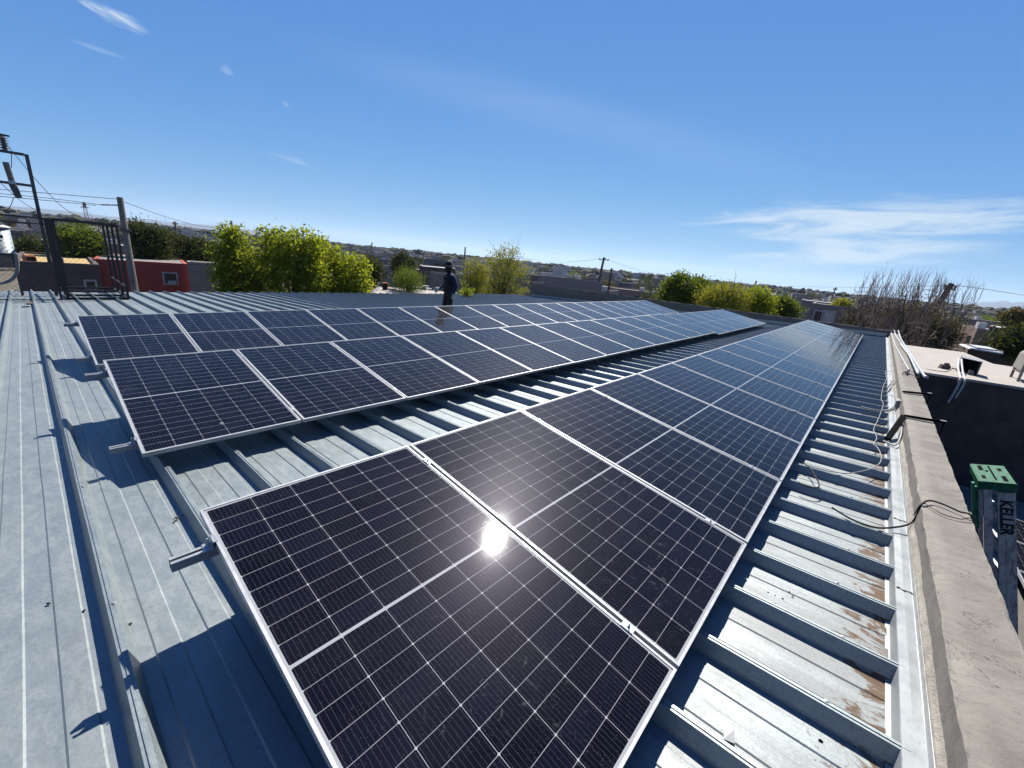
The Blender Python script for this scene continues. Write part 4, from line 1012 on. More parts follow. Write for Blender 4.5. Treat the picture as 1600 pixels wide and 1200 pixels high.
tree('dark_tree', 'dark green thicket between the concrete pole and the bright trees, left part', 196, 262, 347, 420, 40, 'dark', 360, 44, .075, [(.3, .7, .35, .3), (.7, .6, .35, .35), (.5, .3, .5, .4)], 5, group='dark trees behind the red house')
tree('dark_tree', 'dark green thicket right of the concrete pole, touching the left bright tree', 248, 330, 366, 425, 42, 'dark', 360, 44, .075, [(.3, .7, .35, .3), (.7, .6, .35, .35), (.5, .3, .5, .4)], 6, group='dark trees behind the red house')
tree('green_tree', 'mid green tree seen through the cage mesh above the ochre roof', 84, 160, 352, 408, 40, 'mid', 300, 40, .08, [(.3, .6, .35, .35), (.7, .6, .35, .35), (.5, .3, .5, .4)], 7)
tree('green_tree', 'low green bushes at the far left behind the transformer', 20, 78, 376, 402, 44, 'dark', 200, 36, .08, None, 8)
tree('dark_tree', 'dark rounded tree right of the bright clump', 556, 600, 397, 445, 40, 'dark', 200, 40, .08, None, 9)
tree('dark_tree', 'dark tree directly left of the porch house behind the man', 612, 652, 392, 432, 60, 'dark', 150, 30, .14, None, 10)
tree('green_shrub', 'fine-leaved rounded green shrub left of the man', 612, 664, 416, 456, 36, 'mid', 190, 40, .05, [(.5, .4, .5, .5)], 11, .3, 'shrub')
tree('yellow_tree', 'yellow-green airy tree standing tall right of the man', 752, 832, 381, 470, 37, 'yellow', 210, 34, .07, [(.5, .80, .36, .2), (.25, .6, .25, .2), (.75, .55, .27, .25), (.5, .4, .42, .3), (.3, .15, .3, .2), (.8, .15, .28, .25)], 12, .32, shell=.2, twiggy=4)
tree('yellow_tree', 'smaller yellow-green bush between the man and the tall yellow-green tree', 720, 768, 404, 462, 39, 'yellow', 170, 32, .07, [(.5, .6, .45, .35), (.5, .25, .4, .3)], 13)
tree('green_shrub', 'small bright leafy sprout at the eave right of the man', 718, 742, 450, 462, 27, 'bright', 40, 20, .05, None, 14, .14, 'shrub')
tree('dark_tree', 'dense round dark green tree beyond the far parapet', 1040, 1094, 425, 484, 38, 'mid', 320, 40, .10, [(.5, .68, .4, .3), (.3, .4, .33, .3), (.7, .42, .33, .35), (.5, .15, .45, .3)], 15, shell=.7)
tree('green_tree', 'deep green tree tucked behind the round dark green one', 1080, 1124, 434, 485, 40, 'mid', 220, 36, .10, [(.4, .6, .45, .35), (.6, .3, .4, .35)], 16)
tree('yellow_bush', 'wide olive-yellow airy bush beyond the far parapet', 1096, 1178, 437, 492, 37, 'yellow', 330, 36, .065, [(.55, .65, .4, .3), (.25, .4, .3, .3), (.75, .4, .3, .3), (.5, .15, .5, .25)], 17, .3, 'bush', shell=.25, twiggy=5)
tree('green_tree', 'fresh green bush right of the olive-yellow bush', 1164, 1216, 446, 494, 39, 'bright', 240, 34, .08, [(.45, .65, .4, .3), (.6, .35, .45, .35), (.3, .2, .35, .25)], 18)
tree('green_tree', 'dark green bush with light tips behind the pale slanting pole', 1204, 1254, 462, 500, 42, 'mid', 240, 34, .09, [(.4, .6, .4, .35), (.65, .35, .4, .35)], 19)
tree('yellow_bush', 'small yellow-green bush right of the little house door', 1306, 1338, 467, 488, 52, 'yellow', 90, 26, .1, None, 20, cat='bush')
tree('dark_tree', 'dark pines at the right edge behind the cream roof, nearer one', 1566, 1640, 518, 560, 30, 'dark', 240, 34, .09, [(.4, .5, .4, .4), (.7, .5, .4, .4)], 21, group='dark trees at the right edge')
tree('green_tree', 'olive green tree at the right edge under the distant mountain', 1566, 1640, 484, 512, 70, 'olive', 200, 36, .12, None, 22)
tree('olive_bush', 'olive brown scrub filling the space under the bare trees, left half', 1392, 1452, 466, 545, 33, 'olive', 250, 30, .055, [(.5, .6, .5, .35), (.5, .25, .5, .3)], 23, .35, 'bush', 'scrub under the bare trees', shell=.1, twiggy=8)
tree('olive_bush', 'olive brown scrub filling the space under the bare trees, right half', 1440, 1512, 490, 548, 31, 'olive', 230, 30, .055, [(.5, .6, .5, .35), (.5, .25, .5, .3)], 24, .35, 'bush', 'scrub under the bare trees', shell=.1, twiggy=8)
tree('olive_bush', 'thin reddish scrub beside the little house, left of the bare trees', 1322, 1400, 476, 522, 36, 'olive', 130, 22, .055, [(.5, .5, .5, .45)], 25, .4, 'bush', 'scrub under the bare trees', shell=.1, twiggy=14)
def bare_tree(u, vt, vfork, D, label, seed, spread=1.5, nshoot=46, nl=7):
    rng = np.random.default_rng(seed); T = at(u, vt, D); F_ = at(u, vfork, D); ro = empty('bare_tree', (T.x, T.y, GZ)); tag(ro, label, 'bare tree', 'leafless trees at the right')
    right = (at(u+10, vt, D)-at(u-10, vt, D)); right.z = 0; right.normalize(); away = Vector((-right.y, right.x, 0))
    f = F_.z-GZ; h = T.z-GZ; b = MB(); b.tube([(0,0,0), (.05, 0, f*.45), (0, .05, f*.55)], [.2, .16, .14], 8); b.build('trunk', M['bark'], ro)
    lb_ = MB(); tw = MB(); ends = []
    for i in range(nl):
        a = rng.uniform(-1, 1); c = rng.uniform(-1, 1); e = right*a*spread*.75+away*c*spread*.6; e.z = f+rng.uniform(-.35, .5)
        s = Vector((0, 0, f*.52)); mid = s.lerp(e, .5)+Vector((0, 0, -.15)); lb_.tube([s, mid, e], [.07, .035, .012], 5); ends += [(mid, e)]
    for k in range(nshoot):
        mid, e = ends[k % nl]; p = mid.lerp(e, rng.uniform(.35, 1.0)); a = right*rng.normal(0, .28)*spread*.5+away*rng.normal(0, .25)*spread*.5
        q = p+a; L_ = (h-p.z)*rng.uniform(.6, 1.0); q.z = p.z+L_
        pts = [p]; 
        for j in range(1, 7):
            t = j/6; x = p.lerp(q, t); x += (Vector((p.x, p.y, x.z))-x)*.0+right*(.10*math.sin(t*5+k))*.5+a*(.35*math.sin(t*math.pi)); pts.append(x)
        tw.tube(pts, [.014, .013, .011, .009, .008, .006, .004], 4)
        for j in range(5):
            g = pts[rng.integers(2, 6)]; d = Vector(tuple(rng.normal(size=3)*.10)); d.z = rng.uniform(.25, .7); tw.tube([g, g+d*.55+Vector((d.x*.3, d.y*.3, 0)), g+d], [.005, .004, .002], 3)
    # tangled dry side twigs low down
    for k in range(nshoot*5):
        mid, e = ends[k % nl]; p = mid.lerp(e, rng.uniform(-.3, 1.1)); d = Vector(tuple(rng.normal(size=3)*.55)); tw.tube([p, p+d*.5+Vector((0,0,.1)), p+d], [.009, .006, .003], 3)
    lb_.build('limb', M['bark'], ro); tw.build('shoots', M['twig'], ro)
bare_tree(1364, 441, 480, 36, 'leftmost bare tree with thin upright shoots, beside the little house', 1, 1.3, 17)
bare_tree(1385, 426, 472, 33, 'second bare tree from the left, short dense shoots', 2, 1.4, 22)
bare_tree(1414, 420, 474, 32, 'third bare tree from the left, its shoots the tallest and bent right', 3, 1.4, 26)
bare_tree(1450, 424, 470, 31, 'bare tree left of the leaning pole, shoots straight and bunched', 4, 1.1, 28)
bare_tree(1478, 432, 474, 34, 'bare tree whose shoots stand behind the leaning pole', 5, .9, 16)
bare_tree(1508, 437, 480, 34, 'rightmost bare tree with a fan of rounded shoots', 6, 1.2, 22)
bare_tree(1392, 486, 520, 30, 'low tangled leafless tree in front of the others behind the wall end', 7, 1.7, 30, 9)
bare_tree(1462, 488, 524, 29, 'low tangled brown tree right of the conduit pipes', 8, 1.7, 30, 9)

# ================================================================== HOUSES CLOSE BY
def house(name, label, u0, u1, vt, D, depth, wallm, roofm, cat='house', group=None, zt=None, zb=None, lip=.12, wins=(), turn=0.0, bottom=None):
    """flat roofed block whose front spans the pixels u0..u1; wins: (x fraction, z from top, width, height, kind)"""
    A = at(u0, vt, D); B = at(u1, vt+(u1-u0)*.1, D)
    if turn: B = A+(B-A).length*Vector((math.cos(turn), math.sin(turn), 0))
    z1 = zt if zt is not None else (A.z+B.z)/2
    e = Vector((B.x-A.x, B.y-A.y, 0)); W = e.length; e.normalize(); n = Vector((-e.y, e.x, 0))
    if n.dot(Vector((A.x-O.x, A.y-O.y, 0))) < 0: n = -n
    ro = empty(name, (A.x, A.y, GZ)); ro.rotation_euler = (0, 0, math.atan2(e.y, e.x)); tag(ro, label, cat, group)
    s = 1 if Vector((-e.y, e.x, 0)).dot(n) > 0 else -1
    H = z1-GZ; b = MB(); b.box((W/2, s*depth/2, H/2), (W, depth, H)); b.build('wall', wallm, ro)
    b = MB(); t = .16
    b.box((W/2, s*depth/2, H+.01), (W-2*t, depth-2*t, .02))
    b.build('roof', roofm, ro)
    if lip:
        b = MB(); b.box((W/2, s*t/2, H+lip/2), (W+.04, t+.04, lip)); b.box((W/2, s*(depth-t/2), H+lip/2), (W+.04, t+.04, lip))
        b.box((t/2, s*depth/2, H+lip/2), (t+.04, depth-2*t-.05, lip)); b.box((W-t/2, s*depth/2, H+lip/2), (t+.04, depth-2*t-.05, lip)); b.build('parapet', wallm, ro)
    for (fx, dz, ww, hh, kind) in wins:
        fr = MB(); x = fx*W; z = H-dz-hh/2
        for q in ((x-ww/2-.04, z, .08, hh+.16), (x+ww/2+.04, z, .08, hh+.16)): fr.box((q[0], -s*.02, q[1]), (q[2], .06, q[3]))
        for q in ((x, z-hh/2-.04), (x, z+hh/2+.04)): fr.box((q[0], -s*.02, q[1]), (ww, .06, .08))
        f = fr.build('door' if kind == 'door' else 'window', M['white'] if kind != 'frame' else M['grey'], ro)
        g = MB(); g.box((x, -s*.004, z), (ww, .02, hh)); g.build('panel' if kind == 'door' else 'pane', M['white'] if kind == 'door' else M['glassdark'], f)
        if kind == 'win':
            g = MB()
            for k in (-.25, 0, .25): g.box((x+k*ww, -s*.03, z), (.03, .03, hh))
            g.build('bars', M['black'], f)
    return ro
hr = house('red_house', 'low red painted house with one barred window behind the concrete pole', 146, 293, 402, 36, 7, M['red'], M['grey'], wins=[(.78, .62, .62, .66, 'win')], lip=.05)
b = MB(); W_ = (at(293, 416, 36)-at(146, 402, 36)).length; b.box((W_*.79, -.15, -GZ+at(262, 441, 36).z), (.42, .25, .26)); b.build('window_cooler', M['white'], hr)
house('brick_stub', 'unplastered grey block wall stub joined to the right end of the red house', 292, 336, 408, 34.5, 1.2, M['blockm'], M['blockm'], 'block wall', lip=0)
hy = house('ochre_house', 'grey-brown low house with a worn ochre roof seen through the cage', 22, 156, 411, 33, 8, M['brownwall'], M['ochre'], wins=[(.85, .8, .35, .35, 'win')], zt=at(90, 414, 33).z)
house('ochre_house', 'further small ochre roofed block behind the first one, beside the transformer', 26, 64, 392, 45, 5, M['grey'], M['ochre'], lip=.1)
house('grey_house', 'plain grey house edge behind the red house left of the concrete pole', 128, 166, 392, 48, 5, M['grey'], M['cream'], lip=.1)
def prop(name, label, cat, u, v, D, size, mat, group=None, rz=0.3, parts=None):
    p = at(u, v, D); ro = empty(name, p, (0, 0, rz)); tag(ro, label, cat, group)
    b = MB(); b.box((0, 0, size[2]/2), size, taper=.94); o = b.build('body', M[mat], ro); bevel(o, .02, 2)
    if parts:
        b = MB(); b.box((0, 0, size[2]*1.04), (size[0]*.8, size[1]*.8, size[2]*.08)); b.build('lid', M[parts], ro)
        b = MB(); b.box((size[0]*.52, 0, size[2]*.5), (.03, size[1]*.7, size[2]*.7)); b.build('front', M['blackhole'], ro)
    return ro
prop('orange_crate', 'orange box on the ochre roof beside the transformer', 'crate', 47, 409, 33.6, (.42, .42, .30), 'orange', parts='orange')
prop('roof_cooler', 'white evaporative cooler with a dark front on the ochre roof behind the cage posts', 'cooler', 90, 411, 33.6, (.42, .42, .30), 'white', parts='white')
prop('roof_cooler', 'small white cooler on the further roof behind the orange box', 'cooler', 64, 394, 45, (.5, .5, .35), 'white', parts='white')
# low roof with junk just beyond the eave
jr = house('junk_roof', 'low pale roof littered with scrap just beyond the eave, left of the man', 574, 730, 458, 30, 9, M['grey'], M['cream'], 'shed roof', lip=.05, zt=-2.05)
junk = [('scrap_sheet', 'white crumpled sheet among the scrap', 'white', (1.0, .5, .14)), ('scrap_tub', 'blue-grey tub among the scrap', 'galvgrey', (.5, .5, .3)), ('scrap_box', 'rusty orange box among the scrap', 'orange', (.4, .4, .3)), ('scrap_sheet', 'pale board among the scrap', 'cream', (.9, .3, .1)), ('scrap_tub', 'dark bucket among the scrap', 'rubber', (.35, .35, .35))]
rj = random.Random(5)
for i in range(16):
    nme, lb, mt, s = junk[i % 5]; p = on_z(rj.uniform(578, 692), rj.uniform(447, 453), -2.02)
    ro = empty(nme, p, (0, 0, rj.uniform(0, 6))); tag(ro, f'{lb} on the low roof left of the man', 'scrap', lb.split(' among')[0]+' pieces on the low roof')
    k = rj.uniform(.7, 1.3); b = MB()
    if 'tub' in nme: b.lathe([(s[0]*.4*k, 0), (s[0]*.5*k, s[2]*k), (s[0]*.55*k, s[2]*k+.02), (s[0]*.45*k, s[2]*k*.6)], (0,0,0), 10)
    else:
        b.box((0, 0, s[2]*k/2), (s[0]*k, s[1]*k, s[2]*k), taper=.8); b.box((s[0]*.3, .1, s[2]*k*.6), (s[0]*.6*k, s[1]*.7*k, .04), .4)
    b.build('body', M[mt], ro)
house('porch_house', 'low grey house with a dark porch behind the man', 655, 712, 417, 52, 7, M['brownwall'], M['white'], wins=[(.28, .5, .9, 1.9, 'frame'), (.62, .45, 2.6, 1.6, 'frame')], lip=.15)
house('flat_house', 'flat roofed house behind the porch house, upper left of the man', 662, 704, 405, 66, 7, M['grey'], M['white'], wins=[(.6, .5, 1.6, 1.0, 'frame')])
house('block_fence', 'grey block wall behind the man, running right to the yellow-green tree', 672, 850, 428, 42, .25, M['blockm'], M['blockm'], 'block wall', lip=0, zt=at(740, 431, 42).z)
house('door_house', 'little grey house with a white door and a window beyond the far parapet', 1269, 1342, 476, 48, 6, M['grey'], M['cream'], wins=[(.22, .55, .7, .9, 'win'), (.42, .45, .85, 2.0, 'door')], lip=.12)
house('long_house', 'long low grey house behind the little house with the white door', 1252, 1300, 470, 66, 8, M['grey'], M['white'], lip=.12)
house('block_fence', 'long brownish block wall beyond the far parapet, left of the dark round tree', 842, 942, 430, 60, .3, M['blockm'], M['blockm'], 'block wall', lip=0)
house('far_shed', 'shed with pale roof at the right, left of the dark trees', 1546, 1592, 512, 36, 4, M['brownwall'], M['white'], 'shed', lip=.06, wins=[(.5, .3, 1.0, .9, 'frame')])
# grey gabled house with white gutter at the right
def gabled():
    A = at(1552, 514, 33); ro = empty('gabled_house', (A.x, A.y, GZ), (0, 0, R(-40))); tag(ro, 'house with two grey roof slopes divided by a white ridge strip, at the right edge', 'house')
    h = at(1552, 544, 33).z-GZ; b = MB(); b.box((1.3, 1.3, h/2), (2.6, 2.6, h)); b.build('wall', M['brownwall'], ro)
    t = A.z-GZ; b = MB(); b.hexa([(0,0,h),(1.3,0,h),(1.3,2.6,h),(0,2.6,h)], [(.2,.9,t),(1.3,.9,t),(1.3,1.6,t),(.2,1.6,t)]); b.build('roof_slope', M['greycable'], ro)
    b = MB(); b.hexa([(1.42,0,h),(2.6,0,h),(2.6,2.6,h),(1.42,2.6,h)], [(1.42,.9,t),(2.4,.9,t),(2.4,1.6,t),(1.42,1.6,t)]); b.build('roof_slope', M['greycable'], ro)
    b = MB(); b.hexa([(1.3,-.05,h),(1.42,-.05,h),(1.42,2.6,h),(1.3,2.6,h)], [(1.3,.85,t+.03),(1.42,.85,t+.03),(1.42,1.6,t+.03),(1.3,1.6,t+.03)]); b.build('ridge_strip', M['white'], ro)
gabled()
p = at(1533, 545, 26); tp = MB(); tp.box((0,0,0), (1.15, .7, .05), taper=.9); tp.box((.05, .05, .05), (.8, .45, .05), .2)
o = tp.build('white_tarp', M['white']); o.location = (p.x, p.y, p.z); o.rotation_euler = (.12, .05, .4); tag(o, 'white sheet lying on a low roof beyond the cream roof', 'tarp')
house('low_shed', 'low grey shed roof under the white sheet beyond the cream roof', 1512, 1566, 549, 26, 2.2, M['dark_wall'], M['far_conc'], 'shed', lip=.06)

# ================================================================== THE TOWN FURTHER OFF
HM = [('white', M['white']), ('grey', M['grey']), ('cream', M['cream']), ('brown', M['brownwall']), ('block', M['blockm']), ('pink', mat_concrete('pink_render', (.28, .19, .165), (.32, .225, .19)))]
rt = random.Random(11)
def house_mesh(wm, rm, w_, d_, h_, annex):
    b = MB(); b.box((0, 0, h_/2), (w_, d_, h_), mi=0); b.box((0, 0, h_+.02), (w_-.5, d_-.5, .04), mi=1)
    for sx, sy, lx, ly in ((0, -1, w_, .25), (0, 1, w_, .25), (-1, 0, .25, d_-.5), (1, 0, .25, d_-.5)): b.box((sx*(w_/2-.125), sy*(d_/2-.125), h_+.14), (lx, ly, .27), mi=0)
    for k in (-.3, .1, .36): b.box((k*w_, -d_/2, h_*.55), (w_*.12, .06, h_*.32), mi=2); b.box((k*w_*.9, d_/2, h_*.55), (w_*.12, .06, h_*.32), mi=2)
    b.box((w_/2, 0, h_*.5), (.06, d_*.2, h_*.4), mi=2); b.box((-w_/2, .2*d_, h_*.5), (.06, d_*.2, h_*.4), mi=2)
    if annex: b.box((w_*.15, d_*.1, h_+.9), (w_*.35, d_*.4, 1.8), mi=0); b.box((w_*.15, d_*.1, h_+1.83), (w_*.33, d_*.38, .06), mi=1)
    b.box((-w_*.25, -d_*.15, h_+.45), (.9, .9, .8), mi=3)
    o = b.build('far_house', [wm, rm, M['glassdark'], M['white']]); return o
protos = []
for i, (nme, m) in enumerate(HM):
    for j in range(2):
        o = house_mesh(m, (M['white'], M['grey'], M['cream'])[(i+j) % 3], rt.uniform(7, 12), rt.uniform(6, 9), rt.uniform(2.7, 3.3), j == 1 and i % 2 == 0); o['_k'] = nme; protos.append(o)
used = []; keep = set()
def where(x, y, D):
    a = math.degrees(math.atan2(x-O.x, y-O.y)); d = 'close beyond' if D < 130 else 'in the town beyond' if D < 300 else 'near the horizon beyond'
    for lim, w_ in ((-82, 'the cage'), (-76, 'the red house'), (-66, 'the bright green trees'), (-50, 'the man'), (-42, 'the tall yellow-green tree'), (-28, 'the leaning wooden pole'), (-13, 'the round dark tree'), (-4, 'the little house with the white door'), (4, 'the bare trees')):
        if a < lim: return d+' '+w_
    return d+' the cream roof'

def town_spot(D0, D1, sep):
    for _ in range(60):
        D = D0*math.exp(rt.random()*math.log(D1/D0)); az = R(rt.uniform(-97, 16)); x = O.x+D*math.sin(az); y = O.y+D*math.cos(az)
        if all((x-a)**2+(y-b_)**2 > sep*sep for a, b_ in used): used.append((x, y)); return x, y, D
    return None
cnt = 0
for i in range(270):
    s = town_spot(72, 620, 8.5)
    if not s: continue
    x, y, D = s; src = protos[rt.randrange(len(protos))]; kn = src['_k']
    if id(src) not in keep: o = src; keep.add(id(src))
    else: o = src.copy(); col.objects.link(o)
    o.location = (x, y, GZ-.02); o.rotation_euler = (0, 0, rt.choice((0, 1, 2, 3))*math.pi/2+R(rt.uniform(-6, 6))+.25); k = rt.uniform(.8, 1.15); o.scale = (k, k, rt.uniform(.85, 1.15))
    wh = where(x, y, D); tag(o, f'small {kn} house {wh}', 'house', f'{kn} houses {wh}'); cnt += 1
for o in protos:
    if id(o) not in keep: bpy.data.objects.remove(o)
for o in bpy.data.objects:
    if '_k' in o: del o['_k']
tp_ = []
for i in range(6):
    rng = np.random.default_rng(60+i); kind = ('dark', 'mid', 'dark', 'dark', 'olive', 'dark')[i]
    V, Q = leaves([((0, 0, 3.0), (2.1, 2.1, 1.7)), ((.9, .3, 3.9), (1.3, 1.3, 1.1)), ((-1, -.3, 2.6), (1.5, 1.4, 1.2))], 70, 14, .17, rng, .5)
    b = MB(); b.tube([(0,0,0), (.1, 0, 1.5), (0, .1, 3)], [.2, .15, .08], 6); nq = len(Q)
    V = np.vstack([V, np.array(b.v)]); 
    me = bpy.data.meshes.new('far_tree'); me.from_pydata(V.tolist(), [], Q.tolist()+[tuple(q+nq*4 for q in f) for f in b.f]); me.materials.append(LEAFM[kind]); me.materials.append(M['bark'])
    me.polygons.foreach_set('material_index', [0]*nq+[1]*len(b.f)); me.update(); tp_.append((me, kind))
names = {'dark': 'dark', 'mid': 'green', 'olive': 'dry olive'}
for i in range(240):
    s = town_spot(60, 620, 4.0)
    if not s: continue
    x, y, D = s; me, kind = tp_[rt.randrange(6)]; o = bpy.data.objects.new('far_tree', me); col.objects.link(o); k = rt.uniform(.55, 1.0)*(1+.0004*D)
    o.location = (x, y, GZ); o.rotation_euler = (0, 0, rt.uniform(0, 6.28)); o.scale = (k*1.1, k*1.1, k*.92)
    wh = where(x, y, D); tag(o, f'{names[kind]} tree {wh}', 'tree', f'{names[kind]} trees {wh}')
# beyond that the town reads as one mass
def mass(name, n, D0, D1, mats, tree_):
    V_ = []; F_ = []; m_ = []
    for i in range(n):
        D = D0*math.exp(rt.random()*math.log(D1/D0)); az = R(rt.uniform(-100, 20)); x = O.x+D*math.sin(az); y = O.y+D*math.cos(az); b0 = len(V_)
        if tree_:
            w_ = rt.uniform(2.5, 6)*(1+D/1500); h_ = rt.uniform(4, 7.2)
            ring = []
            for lv, (rr, zz) in enumerate(((.6, .15), (1, .45), (.75, .8), (.25, 1))):
                for k in range(6):
                    a = k*1.047+lv*.5; q = rt.uniform(.75, 1.25); V_.append((x+w_*rr*q*math.cos(a), y+w_*rr*q*math.sin(a), GZ+h_*zz*rt.uniform(.9, 1.1)))
            for lv in range(3):
                for k in range(6): F_.append((b0+lv*6+k, b0+lv*6+(k+1) % 6, b0+lv*6+6+(k+1) % 6, b0+lv*6+6+k)); m_.append(i % len(mats))
            F_.append(tuple(b0+18+k for k in range(6))); m_.append(i % len(mats))
        else:
            w_ = rt.uniform(5, 12)*(1+D/2500); d_ = rt.uniform(5, 10); h_ = rt.uniform(2.6, 3.6) if rt.random() < .9 else rt.uniform(5, 7); a = .25+rt.choice((0, 1.57)); ca, sa = math.cos(a), math.sin(a)
            for zz in (0, h_):
                for sx, sy in ((-1,-1),(1,-1),(1,1),(-1,1)): V_.append((x+ca*sx*w_/2-sa*sy*d_/2, y+sa*sx*w_/2+ca*sy*d_/2, GZ+zz))
            mi = i % len(mats)
            for f in ((4,5,6,7),(0,1,5,4),(1,2,6,5),(2,3,7,6),(3,0,4,7)): F_.append(tuple(b0+k for k in f)); m_.append(mi)
    o = mesh_obj(name, V_, F_, None, None, mats=mats, fm=m_); return o
o = mass('distant_houses', 2600, 450, 5200, [M['white'], M['grey'], M['brownwall'], M['cream'], M['white'], M['blockm']], False); tag(o, 'mass of tiny pale house roofs along the horizon', 'houses', kind='stuff')
o = mass('distant_trees', 2300, 400, 6500, [basic('far_green', (.028, .036, .018), (.045, .052, .026), .5, 1), basic('far_green_dry', (.055, .052, .034), (.04, .042, .025), .5, 1)], True); tag(o, 'mass of tiny dark trees along the horizon', 'trees', kind='stuff')

# ================================================================== THE MAN
def person():
    loc = Vector((-8.0, 8.22, pan_z(-8)+.002)); ro = empty('person', loc); tag(ro, 'man in dark work clothes and brimmed hat standing behind the back row of panels', 'person')
    left = Vector((-.77, -.64, 0)); ro.rotation_euler = (0, 0, math.atan2(left.y, left.x)+R(42))   # faces image left, a little towards us
    # local: +X forward, +Y his left, Z up
    J = dict(pel=((0,0,.93),.135), lo=((.0,0,1.05),.128), ch=((.02,0,1.28),.150), nk0=((.0,0,1.46),.085), nk=((.015,0,1.53),.056), hd=((.045,0,1.62),.092), hd2=((.05,0,1.70),.088),
        hl=((0,.10,.88),.10), kl=((.04,.125,.49),.062), al=((-.02,.14,.09),.043), tl=((.14,.16,.035),.035),
        hr=((0,-.10,.88),.10), kr=((.05,-.13,.49),.062), ar=((-.04,-.15,.09),.043), tr=((.12,-.17,.035),.035),
        sl=((-.0,.185,1.415),.066), el=((-.05,.27,1.14),.046), wl=((.03,.29,.90),.030), ml=((.05,.285,.84),.030),
        sr=((.0,-.185,1.415),.066), er=((-.02,-.27,1.14),.046), wr=((.20,-.20,1.02),.030), mr=((.27,-.17,1.01),.030))
    E_ = [('pel','lo'),('lo','ch'),('ch','nk0'),('nk0','nk'),('nk','hd'),('hd','hd2'),('pel','hl'),('hl','kl'),('kl','al'),('al','tl'),('pel','hr'),('hr','kr'),('kr','ar'),('ar','tr'),('ch','sl'),('sl','el'),('el','wl'),('wl','ml'),('ch','sr'),('sr','er'),('er','wr'),('wr','mr')]
    ro.scale = (1.12, 1.10, 1.05)
    def skin(name, J, E_, rootv, sub=2):
        keys = list(J); me = bpy.data.meshes.new(name); me.from_pydata([J[k][0] for k in keys], [(keys.index(a), keys.index(b)) for a, b in E_], [])
        o = bpy.data.objects.new(name, me); col.objects.link(o); m = o.modifiers.new('s', 'SKIN'); m.use_smooth_shade = True
        for i, k in enumerate(keys): sv = me.skin_vertices[0].data[i]; sv.radius = (J[k][1], J[k][1]); sv.use_root = (k == rootv)
        s = o.modifiers.new('u', 'SUBSURF'); s.levels = sub; s.render_levels = sub
        bpy.context.view_layer.update()
        me2 = bpy.data.meshes.new_from_object(o.evaluated_get(bpy.context.evaluated_depsgraph_get())); bpy.data.objects.remove(o); return me2
    me = skin('body', J, E_, 'pel')
    fg = []
    # fingers: short skinned chains rooted in each palm
    bmv = bmesh.new(); bmv.from_mesh(me)
    for side, palm, dirn, sp in (('l', Vector((.055,.285,.835)), Vector((.12,-.05,-1)).normalized(), Vector((1,0,.1))), ('r', Vector((.275,-.168,1.01)), Vector((1,.25,-.15)).normalized(), Vector((.1,.2,1)))):
        for k in range(5):
            o_ = (k-1.5)*.019 if k < 4 else -.032; ln = (.075, .084, .078, .062, .055)[k]; p0 = palm+sp*o_; curl = Vector((-.3,-.5,-.1)) if side == 'l' else Vector((0,.5,-.6))
            d1 = (dirn+curl*.15) if k < 4 else (dirn*.6+sp*-.7); d2 = (dirn+curl*.7) if k < 4 else (dirn+curl*.3)
            JJ = dict(a=(tuple(p0-dirn*.02), .010), b=(tuple(p0+d1.normalized()*ln*.5), .009), c=(tuple(p0+d1.normalized()*ln*.5+d2.normalized()*ln*.5), .007))
            m2 = skin('f', JJ, [('a','b'),('b','c')], 'a', 1); bmv.from_mesh(m2); bpy.data.meshes.remove(m2)
    bmv.to_mesh(me); bmv.free()
    for m in (M['cloth_dark'], M['cloth_blue'], M['skin'], M['glove'], M['rubber']): me.materials.append(m)
    for p in me.polygons:
        c = p.center; i = 0
        if c.z > 1.50 and abs(c.y) < .12: i = 2
        elif c.z > .96: i = 1
        if (c.y > .22 and c.z < .92) or (c.x > .21 and c.y < -.05 and c.z > .9 and c.z < 1.2): i = 3
        if c.z < .10: i = 4
        if c.z < .96 and i == 1: i = 0
        if 1.0 < c.z < 1.40 and c.x > .02 and abs(c.y) < .13: i = 0
        p.material_index = i; p.use_smooth = True
    bo = bpy.data.objects.new('body', me); col.objects.link(bo); bo.parent = ro
    # face: nose, brow, mouth line and ears below the hat, the lower face behind a dark mask
    b = MB(); b.lathe([(.02, 0), (.016, .02), (.006, .035)], (.138, 0, 1.645), 8); b.box((.045, .094, 1.655), (.03, .016, .055)); b.box((.045, -.094, 1.655), (.03, .016, .055)); b.build('nose_and_ears', M['skin'], ro, True)
    b = MB(); b.box((.128, .032, 1.682), (.014, .026, .010)); b.box((.128, -.032, 1.682), (.014, .026, .010)); b.build('eyes', M['rubber'], ro)
    b = MB(); b.lathe([(.060, 1.50), (.098, 1.545), (.104, 1.60), (.100, 1.64)], (.05, 0, 0), 16); b.build('neck_scarf', M['cloth_dark'], ro, True)
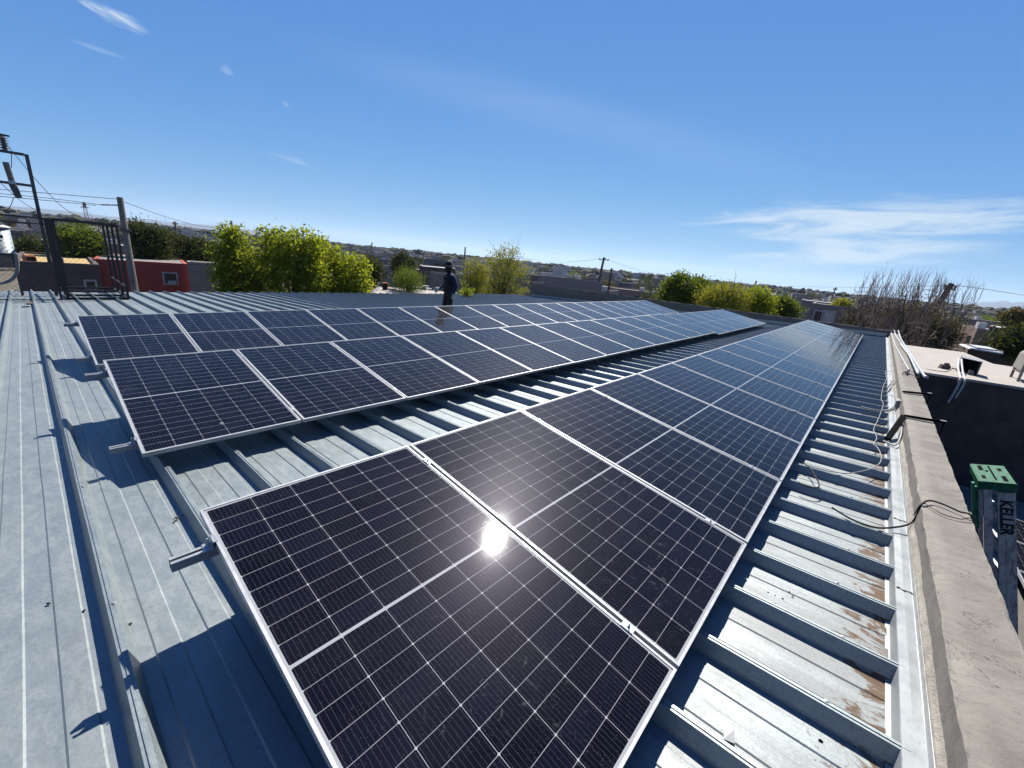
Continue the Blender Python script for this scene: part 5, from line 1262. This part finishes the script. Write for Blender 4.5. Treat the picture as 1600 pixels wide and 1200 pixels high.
    b = MB(); b.lathe([(.148, 1.705), (.15, 1.715), (.112, 1.735), (.106, 1.775), (.085, 1.805), (.03, 1.815)], (.045, 0, 0), 22); b.lathe([(.145, 1.704), (.10, 1.72)], (.045, 0, 0), 22); b.build('hat', M['cloth_dark'], ro, True)
    b = MB(); b.lathe([(.155, 1.02), (.160, 1.10), (.168, 1.25), (.175, 1.38), (.11, 1.46)], (.01, 0, 0), 18)
    b.v = [(x*.92, y*1.02, z) for x, y, z in b.v]; b.build('vest', M['cloth_dark'], ro, True)
    b = MB(); b.lathe([(.150, .955), (.155, .96), (.155, 1.0), (.150, 1.005)], (.0, 0, 0), 18); b.box((.15, .0, .98), (.03, .10, .05)); b.build('tool_belt', M['cloth_dark'], ro, True)
    b = MB(); b.box((.1, .06, 1.40), (.10, .07, .012)); b.build('patch', M['ochre'], ro)
    r2 = empty('spray_bottle', ro.matrix_world @ Vector((0,0,0))); bpy.context.view_layer.update()
    hp = ro.matrix_world @ Vector((.315, -.155, .99)); r2.location = hp; r2.rotation_euler = ro.rotation_euler; tag(r2, 'pale blue cloth bundle held in the right hand of the man', 'cloth')
    b = MB(); b.lathe([(.02, -.10), (.05, -.06), (.062, 0), (.045, .05), (.015, .07)], (0,0,0), 10); o = b.build('folds', M['glove'], r2, True)
    r2.name = 'cloth_bundle'
person()

# ================================================================== HAZE
def haze():
    s = 9600; z0, z1 = GZ-1, 230
    v = [(-s,-s,z0),(s,-s,z0),(s,s,z0),(-s,s,z0),(-s,-s,z1),(s,-s,z1),(s,s,z1),(-s,s,z1)]
    m = bpy.data.materials.new('haze_air'); m.use_nodes = True; N = m.node_tree.nodes; N.remove(N['Principled BSDF'])
    pv = N.new('ShaderNodeVolumePrincipled'); pv.inputs['Density'].default_value = HAZE; pv.inputs['Color'].default_value = (.62, .76, .95, 1); pv.inputs['Anisotropy'].default_value = .2
    m.node_tree.links.new(pv.outputs[0], N['Material Output'].inputs['Volume'])
    o = mesh_obj('haze', v, [(3,2,1,0),(4,5,6,7),(0,1,5,4),(1,2,6,5),(2,3,7,6),(3,0,4,7)], m); tag(o, kind='stuff')
HAZE = 7e-5
if HAZE: haze()
